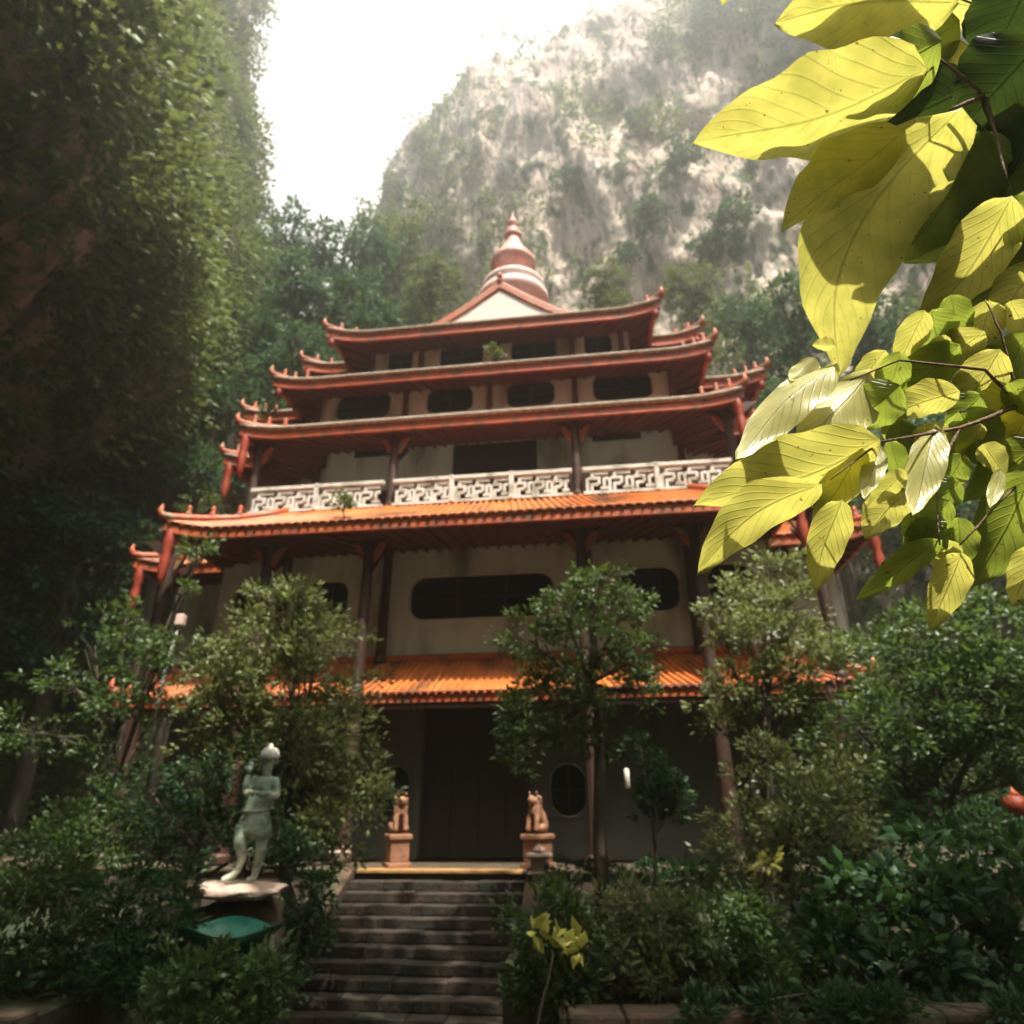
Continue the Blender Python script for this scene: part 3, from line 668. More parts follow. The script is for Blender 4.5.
# green glazed basin in front
bp = at(232, 925, 7.2)
b = MB(); n = 36; vs = []; fs = []
for k, (rr, z) in enumerate([(.10, -.42), (.13, -.36), (.10, -.30), (.22, -.2), (.38, -.10), (.50, -.01), (.47, -.01), (.33, -.09), (.1, -.14)]):
    for j in range(n):
        w = 2*math.pi*j/n; q = 1+.05*math.cos(w*4)*(rr > .2); vs.append((rr*q*math.cos(w), rr*.8*q*math.sin(w), z + (.035*math.cos(w*3+.6) if rr > .3 else 0)))
for k in range(8):
    for j in range(n): q = (j+1) % n; fs.append((k*n+j, k*n+q, (k+1)*n+q, (k+1)*n+j))
b.add(vs, fs); o = b.build('ceramic_basin', M['basin'], None, True, bp); tag(o, 'dark green glazed basin with a wavy rim below the statue', 'basin')

# post with a box, at the left wing
pp = at(165, 668, 13.5); r_ = empty('lamp_post', pp - Vector((0, 0, 2.6))); tag(r_, 'slim pale post carrying a small box lamp, in the shrubs before the left wing', 'lamp post')
b = MB(); b.tube([(0, 0, 0), (.02, 0, 2.6), (.1, 0, 3.5)], [.035, .03, .025], 8); b.build('pole', M['metal'], r_, True)
b = MB(); b.box(.02, .2, -.08, .08, 3.5, 3.74, .02); b.build('lamp_box', M['pale_pink'], r_)
# red lantern at the right edge
lp = at(1017, 806, 9.6); r_ = empty('red_lantern', lp); tag(r_, 'red paper lantern half hidden in the leaves at the right edge', 'lantern')
b = MB(); b.lathe([(.06, -.14), (.13, -.11), (.17, 0), (.13, .11), (.06, .14)], (0, 0, 0), 16); b.build('shade', M['red'], r_, True)
b = MB(); b.lathe([(.05, -.18), (.065, -.16), (.065, -.14), (.02, -.139)], (0, 0, 0), 12); b.lathe([(.065, .14), (.065, .16), (.02, .2), (.005, .24)], (0, 0, 0), 12); b.tube([(0, 0, -.18), (.005, 0, -.35)], [.02, .03], 6); b.build('tassel', M['horn'], r_, True)

# ------------------------------------------------------------------ foliage
def leaves_mesh(name, cen, dirs, size, m, parent=None, asp=.5, seed=0, curl=.18):
    # one bent six-point leaf per entry
    n = len(cen); r = np.random.default_rng(seed)
    a = dirs/np.linalg.norm(dirs, axis=1)[:, None]
    q = r.normal(size=(n, 3)); q[:, 2] += .3
    nrm = q - a*np.sum(q*a, 1)[:, None]; nrm /= np.linalg.norm(nrm, axis=1)[:, None]
    # prefer leaves that lie flat
    nrm[nrm[:, 2] < 0] *= -1
    b = np.cross(nrm, a); s = (size*r.uniform(.45, 1.5, n)**1.1)[:, None] if not hasattr(size, '__len__') else size[:, None]
    w = s*asp*.5
    V = np.stack([cen, cen + a*s*.4 + b*w - nrm*s*curl*.2, cen + a*s*.4 - b*w - nrm*s*curl*.2, cen + a*s*.45 + nrm*s*curl*.45, cen + a*s - nrm*s*curl], 1)
    V = V.reshape(-1, 3)
    base = (np.arange(n)*5)[:, None]
    F = np.concatenate([base+[0, 3, 1], base+[0, 2, 3], base+[1, 3, 4], base+[2, 4, 3]], 1).reshape(-1, 3)
    me = bpy.data.meshes.new(name); me.vertices.add(len(V)); me.vertices.foreach_set('co', V.astype(np.float32).ravel())
    me.loops.add(F.size); me.loops.foreach_set('vertex_index', F.astype(np.int32).ravel())
    me.polygons.add(len(F)); me.polygons.foreach_set('loop_start', np.arange(0, F.size, 3, dtype=np.int32))
    me.update(calc_edges=True); me.materials.append(m)
    o = bpy.data.objects.new(name, me); C.objects.link(o)
    if parent: o.parent = parent
    return o
def clump_points(blobs, n_clump, n_leaf, cr, r, up=.35, shell=.55):
    # blobs: (centre xyz, radius); clumps of leaves scattered through outer shell of each blob
    cen = []; dr = []
    tot = sum(b[1]**2 for b in blobs)
    for c, rad in blobs:
        k = max(3, int(n_clump*rad**2/tot))
        d = r.normal(size=(k, 3)); d /= np.linalg.norm(d, axis=1)[:, None]
        d[:, 2] = d[:, 2]*.85
        rr = rad*(shell+(1.08-shell)*r.random(k)**.6)[:, None]
        rr *= (1+.45*vnoise(d[:, 0]*2.3+c[0], d[:, 1]*2.3+c[1], d[:, 2]*2.3+c[2], 5))[:, None]
        cc = np.array(c)+d*rr
        gap = vnoise(d[:, 0]*1.9+c[0]*3, d[:, 1]*1.9+c[2]*3, d[:, 2]*1.9+c[1], 8)
        kp = gap < .2; d = d[kp]; rr = rr[kp]; k = len(d); cc = np.array(c)+d*rr
        if k == 0: continue
        far = r.random(k) < .3; rr[far] *= r.uniform(1.1, 1.45, far.sum())[:, None]; cc = np.array(c)+d*rr
        ll = np.maximum(4, (n_leaf*r.uniform(.3, 1.5, k))).astype(int)
        idx = np.repeat(np.arange(k), ll); m_ = len(idx)
        e = r.normal(size=(m_, 3)); e /= np.linalg.norm(e, axis=1)[:, None]
        crs = cr*r.uniform(.6, 1.4, k)[idx][:, None]
        cen.append(cc[idx] + e*crs*r.random((m_, 1))**.5*np.array([1, 1, .6])); dr.append(e*.9 + d[idx]*.7 + np.array([0, 0, up]))
    return np.concatenate(cen), np.concatenate(dr)
tree_n = [0]
def tree(name, label, cat, base, blobs, n_clump, n_leaf, cr, size, m, group=None, trunk_r=.1, asp=.5, limbs=True, bark='bark', shell=.55, up=.35, bend=None):
    tree_n[0] += 1; sd = 100+tree_n[0]; r = np.random.default_rng(sd)
    base = Vector(base); root = empty(name, base); tag(root, label, cat, group)
    bl = [(np.array(Vector(c)-base), rad) for c, rad in blobs]
    cen, dr_ = clump_points(bl, n_clump, n_leaf, cr, r, up, shell)
    leaves_mesh('crown' if 'tree' in name else 'foliage', cen, dr_, size, m, root, asp, sd)
    b = MB(); rnd = random.Random(sd)
    cm = sum((Vector(c)*rad for c, rad in bl), Vector())/sum(rad for c, rad in bl)
    low = min(bl, key=lambda q: q[0][2]-q[1]); fork = Vector((cm.x*.55, cm.y*.55, max(.3, (low[0][2])*.55))) if bend is None else Vector(bend)-base
    trk = [Vector((0, 0, -.1)), fork*.35+Vector((rnd.uniform(-.05, .05), 0, 0)), fork*.7, fork, fork.lerp(cm, .7)]
    b.tube(trk, [trunk_r*1.25, trunk_r, trunk_r*.85, trunk_r*.75, trunk_r*.4], 9)
    if limbs:
        for c, rad in bl:
            c = Vector(c); s0 = fork.lerp(cm, rnd.uniform(0, .6)); mid = s0.lerp(c, .5) + Vector((rnd.uniform(-.1, .1), rnd.uniform(-.1, .1), rnd.uniform(-.15, .05)))*rad*2
            b.tube([s0, mid, c], [trunk_r*.45, trunk_r*.3, trunk_r*.15], 6)
            for k in range(5):
                e = Vector((rnd.gauss(0, 1), rnd.gauss(0, 1), rnd.gauss(.3, .8))).normalized()*rad*.9
                b.tube([mid.lerp(c, rnd.random()), c+e*.5+Vector((0, 0, -.03)), c+e], [trunk_r*.16, trunk_r*.1, trunk_r*.04], 4)
    b.build('trunk' if 'tree' in name else 'stem', M[bark], root, True)
    return root
def B(lst, Y, dz=.35, k=1.0):          # blobs from (x, y, r, [depth offset])
    o = []
    for q in lst:
        yy = Y+(q[3] if len(q) > 3 else random.uniform(-dz, dz)); o.append((at(q[0], q[1], yy), q[2]*px(q[0], q[1], yy)*k))
    return o
def ground_at(x, Y, z=-1.55): p = at(x, 900, Y); return Vector((p.x, Y, H0+z))

tree('garden_tree', 'leafy olive green tree left of the stairs, reaching over the lower orange roof', 'tree', ground_at(300, 11, -1.6),
     B([(285, 615, 34), (250, 650, 40), (318, 640, 36), (285, 680, 46), (222, 672, 30), (345, 690, 26), (330, 740, 40), (355, 790, 32), (285, 760, 48), (235, 730, 40), (325, 830, 34), (205, 690, 24), (300, 590, 16), (365, 770, 18)], 11), 620, 30, .22, .105, M['leaf_b'], 'small trees before the temple', .1)
tree('garden_tree', 'slender tree in front of the middle columns, its trunk right of the temple door', 'tree', ground_at(603, 11.3, -1.6),
     B([(600, 590, 30), (565, 612, 26), (632, 600, 20), (530, 640, 26), (640, 655, 26), (590, 640, 30), (548, 680, 30), (515, 715, 26), (590, 690, 28), (565, 720, 30), (640, 690, 20), (520, 752, 20), (600, 740, 22)], 11.3), 460, 28, .20, .10, M['leaf_a'], 'small trees before the temple', .11, bend=at(598, 700, 11.3))
tree('garden_tree', 'thin dark sprig of a tree just right of the slender tree', 'tree', ground_at(650, 11.0, -1.6),
     B([(655, 775, 18), (672, 795, 18), (640, 745, 14), (650, 812, 12)], 11.0), 70, 24, .14, .09, M['leaf_c'], 'small trees before the temple', .04)
tree('garden_tree', 'bright leafed tree climbing before the right end of the lower orange roof', 'tree', ground_at(765, 11.5, -1.6),
     B([(770, 575, 26), (745, 600, 24), (715, 610, 18), (790, 610, 28), (755, 640, 30), (800, 650, 30), (730, 690, 26), (770, 690, 30), (712, 720, 18)], 11.5), 400, 28, .20, .10, M['leaf_b'], 'small trees before the temple', .09)
tree('garden_tree', 'broad dense tree filling the right side beneath the yellow leaves', 'tree', ground_at(900, 11, -1.6),
     B([(830, 690, 40), (885, 660, 42), (940, 640, 46), (1000, 630, 46), (860, 740, 46), (920, 715, 50), (985, 705, 55), (1030, 690, 50), (830, 790, 40), (890, 790, 50), (960, 780, 56), (1030, 780, 56)], 11.5, .8), 1150, 32, .22, .11, M['leaf_a'], 'small trees before the temple', .13)
tree('garden_tree', 'low pale leafed tree leaning out of the bushes right of the stairs', 'tree', ground_at(790, 9.6, -1.6),
     B([(760, 760, 26), (795, 800, 32), (745, 830, 30), (790, 850, 34), (830, 830, 36), (720, 870, 24), (770, 880, 24), (845, 770, 24)], 9.6), 360, 28, .17, .085, M['leaf_b'], 'small trees before the temple', .07)
tree('garden_tree', 'wispy tree with flat sprays of leaves at the far left, before the dark cliff', 'tree', ground_at(120, 12.5, -1.6),
     B([(125, 620, 22), (95, 645, 20), (70, 680, 26), (140, 660, 24), (175, 650, 22), (110, 700, 26), (165, 700, 26), (50, 735, 22), (200, 545, 15), (180, 590, 12), (20, 730, 20), (100, 745, 18)], 12.5), 300, 26, .18, .10, M['leaf_a'], 'small trees before the temple', .07)
tree('garden_tree', 'dark drooping tree behind the statue on the left', 'tree', ground_at(200, 10, -1.6),
     B([(150, 790, 34), (190, 830, 34), (230, 790, 34), (200, 770, 30), (120, 830, 34), (280, 830, 36), (320, 860, 26), (165, 860, 30), (250, 850, 24)], 10.2), 330, 26, .18, .09, M['leaf_c'], 'small trees before the temple', .08)
rs = random.Random(5); cb = []  # crown of an unseen tree added for shade, gaps keep statue and hedge lit
for X in np.arange(-11, 13, 2.1):
    for Y in (-.6, 1.2, 2.7): 
        if (X+.4)**2+(Y-1.8)**2 < 3.6 or (X-4.6)**2+(Y-.7)**2 < 3.4 or (X+3.5)**2+(Y-1)**2 < 1.2: continue
        cb.append((Vector((X+rs.uniform(-.7, .7), Y+rs.uniform(-.6, .6), H0+15.5+rs.uniform(-1, 2.2))), rs.uniform(1.3, 1.9)))
cb += [(Vector((X, 4.5, H0+17.4)), 1.35) for X in (-.4, 1.2, 2.8, 4.2)]
tree('added_shade_tree', 'unseen tall tree added behind the viewer so its high crown shades the garden', 'tree', (10.5, -2, GZ+2), cb, 1100, 15, .6, .36, M['leaf_a'], None, .45, .6, bend=(8, 0, H0+12), shell=.2)
# shrubs
SH = [('leafy green shrub at the far left bottom beside the stone wall', [(20, 900, 42), (55, 880, 36), (30, 960, 40), (75, 930, 36), (10, 985, 24)], 7.2, 'leaf_a', 260),
      ('arching shrub with long shoots left of the statue', [(70, 820, 30), (100, 800, 22), (45, 845, 28), (110, 850, 30), (130, 815, 20), (20, 830, 24)], 8.6, 'leaf_a', 200),
      ('dark glossy shrub below the arching shoots', [(120, 900, 34), (150, 930, 36), (100, 960, 36), (140, 980, 34), (170, 890, 26)], 7.4, 'leaf_c', 230),
      ('shrub with upright shoots under the green basin', [(200, 980, 30), (235, 990, 30), (265, 970, 22), (215, 1015, 26), (262, 1010, 20), (175, 1000, 26)], 6.9, 'leaf_a', 210),
      ('dark low bush spilling over the left side wall of the stairs', [(300, 905, 20), (312, 935, 18), (290, 950, 20), (280, 985, 22), (318, 885, 14)], 8.6, 'leaf_c', 150),
      ('low dark hedge along the terrace edge behind the slender tree', [(x, 874, 11) for x in range(562, 730, 18)], 12.3, 'leaf_c', 170),
      ('bright green bush at the right foot of the stairs', [(532, 925, 24), (560, 905, 20), (545, 965, 30), (580, 940, 30), (575, 985, 28), (530, 985, 20)], 6.95, 'leaf_a', 260),
      ('dense clipped bush between the stairs and the round leafed plant', [(620, 910, 24), (630, 950, 32), (665, 925, 28), (670, 965, 32), (620, 985, 26), (700, 985, 24)], 6.95, 'leaf_b', 270),
      ('spreading bush with fine leaves right of the clipped one', [(710, 925, 28), (745, 915, 26), (730, 960, 34), (770, 950, 30), (760, 990, 28), (800, 985, 24)], 6.95, 'leaf_a', 240),
      ('trailing creeper hanging over the low wall at the bottom right', [(x, 1012+(x*7) % 9, 15) for x in range(700, 1030, 26)], 6.3, 'leaf_c', 230),
      ('dark broad leafed bush in the right bottom corner', [(820, 930, 36), (870, 900, 36), (920, 890, 40), (975, 870, 40), (1020, 890, 40), (850, 975, 40), (910, 960, 44), (980, 950, 46), (1025, 990, 40), (880, 1005, 26), (950, 1010, 26)], 7.3, 'leaf_c', 300),
      ('dark undergrowth shrub at the foot of the broad tree', [(830, 870, 34), (880, 850, 34), (930, 840, 38), (990, 830, 40), (700, 890, 20)], 9.4, 'leaf_c', 260)]
for lab, bl, Y, mt, nc in SH:
    bls = B(bl, Y, .3); c0 = bls[0][0]; cx = sum(b_[0].x for b_ in bls)/len(bls)
    big = 'broad leafed' in lab
    tree('shrub', lab, 'shrub', (cx, Y, H0-1.6), bls, nc, 26 if not big else 14, .13 if not big else .2, .07 if not big else .13, M[mt], 'shrubs in the temple garden', .03, .5 if not big else .7, shell=.3)
# plants rooted on the temple roofs
for lab, bl, Y, h_ in [('bushy sapling growing on the left end of the wide orange roof', [(205, 500, 14), (190, 508, 10), (222, 508, 11)], 17.6, 520),
                       ('small weed rooted on the wide orange roof before the balustrade, left half', [(345, 503, 6), (342, 495, 4)], 15.9, 515),
                       ('pale weed tuft on the fourth roof near its middle', [(492, 352, 6), (500, 355, 5)], 17.6, 360),
                       ('tuft of grass on the left end of the third roof', [(268, 410, 6), (262, 418, 5)], 18.2, 424)]:
    bls = B(bl, Y, .1); p0 = at(bl[0][0], h_, Y)
    tree('roof_plant', lab, 'plant', p0, bls, 36, 14, .12, .10, M['leaf_a'], 'plants growing on the temple roofs', .02, shell=.2)
# yellow leaved plants
for lab, bl, Y in [('yellow leafed croton at the right foot of the stairs', [(532, 930, 7), (550, 938, 9), (560, 950, 8), (582, 945, 8)], 6.2), ('single cluster of yellow leaves in the bushes below the broad tree', [(768, 864, 8)], 8.2)]:
    bls = B(bl, Y, .05); tree('yellow_plant', lab, 'plant', (bls[0][0].x, Y, H0-1.6), bls, 10, 7, .07, .11, M['leaf_y'], 'yellow leafed plants', .015, .65, shell=.1, limbs=False)

# ------------------------------------------------------------------ ground
xs = np.linspace(-200, 200, 161); gx_, gy_ = np.meshgrid(xs, xs+60)
rr = np.hypot(gx_, gy_+1.5); hump = 2.5*np.clip(1-(rr-2)/4, 0, 1)**1.5
gz = GZ + hump + .12*fbm(gx_*.4, gy_*.4, 0, 3, 9)*(rr > 3)
b = MB(); n = 161; b.add(list(zip(gx_.ravel(), gy_.ravel(), gz.ravel())), [(i*n+j, i*n+j+1, (i+1)*n+j+1, (i+1)*n+j) for i in range(n-1) for j in range(n-1)])
b.build('ground', M['earth'], None, True)['kind'] = 'structure'

# ------------------------------------------------------------------ cliffs
def cliff(name, path, top, lean, amp, res, seed, veg, back=14, lab=None, rockmask=None, flip=1):
    P_ = [Vector(p) for p in path]; seg = [(P_[i+1]-P_[i]).length for i in range(len(P_)-1)]; tot = sum(seg)
    ns = int(tot/res); 
    S = np.linspace(0, tot, ns); cum = np.concatenate([[0], np.cumsum(seg)])
    px_ = np.interp(S, cum, [p.x for p in P_]); py_ = np.interp(S, cum, [p.y for p in P_])
    k = max(3, int(6/res)); ker = np.hanning(k*2+1); ker /= ker.sum()
    sm = lambda a: np.convolve(np.pad(a, k, 'edge'), ker, 'valid')
    px_, py_ = sm(px_), sm(py_)
    tx, ty = np.gradient(px_), np.gradient(py_); l_ = np.hypot(tx, ty); nx, ny = -ty/l_*flip, tx/l_*flip      # towards the valley
    H = top(px_, py_, S); nz = int(H.max()/res); t = np.linspace(0, 1, nz)[:, None]
    Z = t*H[None, :]
    X = np.broadcast_to(px_, Z.shape); Y = np.broadcast_to(py_, Z.shape)
    def disp(X, Y, Z):
        d = amp*fbm(X*.045+seed, Y*.045, Z*.03, 3, seed) + amp*.45*fbm(X*.16, Y*.16, Z*.05+seed, 3, seed+9)
        d = d + 1.5*np.abs(fbm(X*.45, Y*.45, Z*.11, 3, seed+20)) + .35*fbm(X*1.2, Y*1.2, Z*.7, 2, seed+31)
        return d
    dd = disp(X, Y, Z) + lean(Z, H[None, :])
    Xw = X+nx*dd; Yw = Y+ny*dd; Zw = Z + GZ - .5
    # crown of the cliff running back
    nb = 8; Xb = []; Yb = []; Zb = []
    for q in range(1, nb+1):
        o = back*q/nb; Xb.append(Xw[-1]-nx*o); Yb.append(Yw[-1]-ny*o); Zb.append(Zw[-1] + 3*np.sin(q/nb*2) + 1.5*vnoise(Xb[-1]*.3, Yb[-1]*.3, 0, seed))
    Xw = np.vstack([Xw]+Xb); Yw = np.vstack([Yw]+Yb); Zw = np.vstack([Zw]+Zb)
    nr = Xw.shape[0]; V = np.stack([Xw, Yw, Zw], -1)
    i, j = np.meshgrid(np.arange(nr-1), np.arange(ns-1), indexing='ij'); a = i*ns+j
    F = np.stack([a, a+1, a+ns+1, a+ns], -1).reshape(-1, 4)
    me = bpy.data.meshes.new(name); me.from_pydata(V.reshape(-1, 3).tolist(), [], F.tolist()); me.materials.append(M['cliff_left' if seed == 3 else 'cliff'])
    me.polygons.foreach_set('use_smooth', [True]*len(me.polygons)); me.update()
    o = bpy.data.objects.new(name, me); C.objects.link(o); o['kind'] = 'structure'
    # plants clinging to ledges
    dens, msz, n_sh, m1, lf, nlf = veg; r = np.random.default_rng(seed+50)
    ii = r.integers(1, nr-1, n_sh*4); jj = r.integers(1, ns-1, n_sh*4)
    Pp = V[ii, jj]; N_ = np.cross(V[ii, jj+1]-V[ii, jj-1], V[ii+1, jj]-V[ii-1, jj]); N_ /= np.linalg.norm(N_, axis=1)[:, None]
    vd = np.stack([nx[jj], ny[jj], np.zeros(len(jj))], 1); sgn = np.sign(np.sum(N_*vd, 1)); sgn[ii >= nz-1] = np.sign(N_[ii >= nz-1, 2]); N_ *= sgn[:, None]
    p_ = dens(Pp, N_); keep = r.random(len(p_)) < p_; Pp, N_ = Pp[keep][:n_sh], N_[keep][:n_sh]
    k = len(Pp); rad = msz*(.35+1.0*r.random(k)**2.2*1.9)*(1+.5*vnoise(Pp[:, 0]*.2, Pp[:, 1]*.2, Pp[:, 2]*.2, 4)); nl = (nlf*(rad/msz)**1.5+8).astype(int); idx = np.repeat(np.arange(k), nl); m_ = len(idx)
    e = r.normal(size=(m_, 3)); e /= np.linalg.norm(e, axis=1)[:, None]
    cc = Pp + N_*rad[:, None]*.45 + np.array([0, 0, .2])*rad[:, None]
    cen = cc[idx] + e*rad[idx][:, None]*(.35+.65*r.random((m_, 1)))*np.array([1, 1, .9])
    leaves_mesh('cliff_vegetation', cen, e+N_[idx]*.5+np.array([0, 0, .1]), msz*lf, m1, None, .62, seed+60, .25)['kind'] = 'stuff'
    bpy.context.scene.collection.objects[-1] if False else None
    return V
def az(P): return np.degrees(np.arctan2(P[:, 0], P[:, 1]))
def el(P): return np.degrees(np.arctan2(P[:, 2]-H0, np.hypot(P[:, 0], P[:, 1])))
def dens_left(P, N_):
    n = fbm(P[:, 0]*.12, P[:, 1]*.12, P[:, 2]*.07, 3, 70)
    d = np.clip(.78 + n*.9, .15, 1); d = np.where(P[:, 2] < 28, 1, d*.7)
    a, e = az(P), el(P)      # a long bare buttress on the near face
    bare = np.clip(np.exp(-((a+43.5)/1.6)**2)*(e > 32), 0, 1)*np.clip(.75+fbm(P[:, 0]*.3, P[:, 1]*.3, P[:, 2]*.15, 2, 3), 0, 1)
    return np.where((P[:, 1] < 4) | (e > 66) | (a > -20), .06, 1)*d*(1-.95*bare)
def dens_right(P, N_):
    n = fbm(P[:, 0]*.07, P[:, 1]*.07, P[:, 2]*.045, 4, 90)
    d = np.clip(.16 + n*.95, .02, 1)
    low = np.clip((46-P[:, 2])/22, 0, 1); left = np.clip((-P[:, 0]+4)/26, 0, 1)
    return np.clip(d + low*.75 + left*.5, 0, 1)
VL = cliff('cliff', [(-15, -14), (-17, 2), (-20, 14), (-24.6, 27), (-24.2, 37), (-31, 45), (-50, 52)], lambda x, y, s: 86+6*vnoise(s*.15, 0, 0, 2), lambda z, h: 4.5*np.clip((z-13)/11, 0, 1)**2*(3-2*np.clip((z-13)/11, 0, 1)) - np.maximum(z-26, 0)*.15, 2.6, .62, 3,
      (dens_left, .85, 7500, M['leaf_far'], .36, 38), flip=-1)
VB = cliff('cliff', [(60, -22), (30, -34), (0, -38), (-22, -30), (-24, -12)], lambda x, y, s: 50+5*vnoise(s*.15, 0, 0, 8), lambda z, h: -z*.05, 2.5, 1.6, 41,  # unseen cliff closing the valley behind the viewer, added to block sky fill
      (lambda P, N_: np.full(len(P), .8), 2.2, 700, M['leaf_far'], .48, 20), flip=-1)
VR = cliff('cliff', [(-64, 70), (-34, 74), (-14, 66), (2, 58), (18, 54), (34, 46), (46, 30), (52, 8), (50, -12)],
      lambda x, y, s: np.interp(np.degrees(np.arctan2(x, y)), [-45, -30, -24, -19, -14, -8, 0, 8, 20], [54, 62, 69, 79, 96, 108, 120, 124, 126])+4*vnoise(s*.12, 0, 0, 5), lambda z, h: -z*.06+2*np.sin(z/13), 4.2, .85, 21,
      (dens_right, 1.3, 6500, M['leaf_far'], .42, 28), flip=-1)

# trees standing behind the temple
FT = [(300, 300, 38, 34, 'round dark green tree on the slope left behind the roofs'), (345, 255, 36, 38, 'tall bushy tree at the foot of the sky gap, left of the spire'), (285, 235, 30, 40, 'pale hazy tree against the white sky beside the left cliff'),
      (395, 235, 34, 44, 'hazy tree on the skyline left of the spire'), (360, 315, 34, 33, 'dense tree just above the left end of the top roof'), (250, 335, 30, 32, 'dark tree between the left cliff and the tiers of roofs'),
      (430, 285, 26, 42, 'pale green tree between spire and dark left trees'), (300, 360, 34, 30, 'shadowy tree behind the left tips of the upper roofs'),
      (795, 315, 38, 36, 'dark tree right of the roofs, close under the yellow leaves'), (745, 320, 26, 40, 'bushy tree behind the right tips of the upper roofs'), (610, 285, 24, 44, 'pale bushy tree right of the spire at the cliff foot'), (690, 290, 24, 44, 'round tree above the right end of the top roof'),
      (800, 400, 40, 34, 'dark tree behind the right wing of the temple'), (860, 330, 40, 38, 'hazy tree glimpsed between the large yellow leaves'), (220, 400, 30, 29, 'dark tree hugging the left cliff beside the third roof'), (175, 470, 34, 26, 'dark tree beside the left wing of the temple'), (90, 520, 45, 22, 'shaded tree against the foot of the left cliff'), (920, 450, 44, 32, 'shaded tree far right behind the garden')]
for x, y, r_, Y, lab in FT:
    c = at(x, y, Y); rp = r_*px(x, y, Y); z0 = GZ
    rn = random.Random(x*y); bls = [(c, rp*.8)]
    for k in range(8):
        e = Vector((rn.gauss(0, 1), rn.gauss(0, .8), rn.gauss(-.1, .8))).normalized()*rp*.75; bls.append((c+e, rp*rn.uniform(.35, .6)))
    for k in range(3): bls.append((c+Vector((rn.uniform(-.6, .6)*rp, 0, -rp*(1.1+k*.8))), rp*.7))
    tree('forest_tree', lab, 'tree', (c.x+rn.uniform(-1, 1), Y+1, z0), bls, 300, 22, rp*.16+.1, max(.2, rp*.13), M['leaf_far2'] if x < 380 or x > 740 else M['leaf_far'], 'trees on the slope behind the temple', .3, .6, bend=c-Vector((0, 0, rp*1.2)))
# single shrubs on the right hand rock face
def on_cliff(x, y):
    # nearest surface point of the right cliff along the ray
    p = np.array(at(x, y, 10)) - np.array([0, 0, H0]); p /= np.linalg.norm(p); Q = VR.reshape(-1, 3) - np.array([0, 0, H0])
    t = Q@p; d = np.linalg.norm(Q - t[:, None]*p, axis=1); d[t < 0] = 1e9; d += t*.004; return Vector(Q[np.argmin(d)]) + Vector((0, 0, H0))
for x, y, r_, lab in [(680, 175, 20, 'round dark shrub on the pale rock face, below the tip of the topmost large leaf'), (735, 232, 22, 'shrub on the rock face just left of the large hanging leaf'), (650, 232, 20, 'bush on the rock face halfway between spire and large leaf'),
                      (625, 262, 16, 'small bush low on the rock face, right of the spire'), (710, 262, 18, 'low bush below the pale streaks of rock'), (565, 190, 16, 'faint hazy bush above the spire, to its right'), (770, 150, 18, 'bush on the rock face behind the topmost yellow leaf'), (640, 130, 14, 'faint bush high in the haze')]:
    c = on_cliff(x, y); dist = c.y; rp = r_*px(x, y, dist); ctr = c + Vector((-.2, -.7, .3)).normalized()*rp*.7
    bls = [(ctr, rp*.8)] + [(ctr+Vector((random.gauss(0, 1), random.gauss(0, .6), random.gauss(0, .9))).normalized()*rp*.6, rp*.45) for _ in range(5)]
    tree('cliff_shrub', lab, 'shrub', c, bls, 110, 16, rp*.15, rp*.2, M['leaf_far2'], 'shrubs on the right hand rock face', .12, .6, shell=.4)

# ------------------------------------------------------------------ overhanging branch with large leaves
def big_leaf(root, b0, b1, wpx, Y0, Y1, m='big', tilt=0.0, droop=.12, bow=.0, fold=.42):
    eye = Vector((0, 0, H0)); A, E = at(*b0, Y0), at(*b1, Y1)
    view = ((A+E)/2 - eye).normalized(); sunv = Vector((.16, -.30, .94))
    n_ = (view + sunv*{'big': .75, 'big_pale': -.8, 'big_green': .35, 'big_dark': .2}[m]).normalized()
    ray = (E-eye).normalized(); tt = (A-eye).dot(n_)/ray.dot(n_); tt = max((A-eye).length*.78, min((A-eye).length*1.3, tt)); E = eye + ray*tt
    L_ = (E-A).length; t = (E-A)/L_; tilt *= .6
    up_n = (n_ - t*n_.dot(t)).normalized()          # upper side turned to the sun, away from the viewer
    side = t.cross(up_n).normalized()
    q = Matrix.Rotation(tilt, 3, t); up_n = q @ up_n; side = q @ side
    half = wpx*px(*b0, (Y0+Y1)/2)/2/max(.45, (side - view*side.dot(view)).length)
    nl, nw = 20, 8; vs = []; uv = []; fs = []
    rn = random.Random(int(b0[0]*7+b0[1])); ph = rn.uniform(0, 6)
    for i in range(nl+1):
        s = i/nl; w_ = half*(math.sin(math.pi*min(1, s**.82))**.72)*(1-.25*s)*1.12 if 0 < s < 1 else 0
        w_ *= 1+.035*math.sin(s*26+ph)
        ctr = A + t*L_*s - up_n*droop*.7*L_*(s**2-s*.6) + side*bow*L_*math.sin(math.pi*s) + up_n*.022*L_*math.sin(s*7+ph)
        for j in range(-nw, nw+1):
            c = j/nw; r2 = abs(c)
            p = ctr + side*w_*c + up_n*(w_*fold*r2**1.3 + .09*half*math.sin(s*17+c*2+ph)*r2**2 - .02*L_*r2**3)
            vs.append(p); uv.append((s, c))
    W_ = 2*nw+1
    for i in range(nl):
        for j in range(2*nw): a = i*W_+j; fs.append((a, a+1, a+W_+1, a+W_))
    o0 = root.location; b = MB(); b.add([p-o0 for p in vs], fs)
    # petiole
    o = b.build('leaf', M[m], root, True); me = o.data
    l = me.uv_layers.new(name='leaf'); k = np.zeros(len(me.loops), dtype=np.int32); me.loops.foreach_get('vertex_index', k); l.data.foreach_set('uv', np.array(uv)[k].ravel())
    return A, E
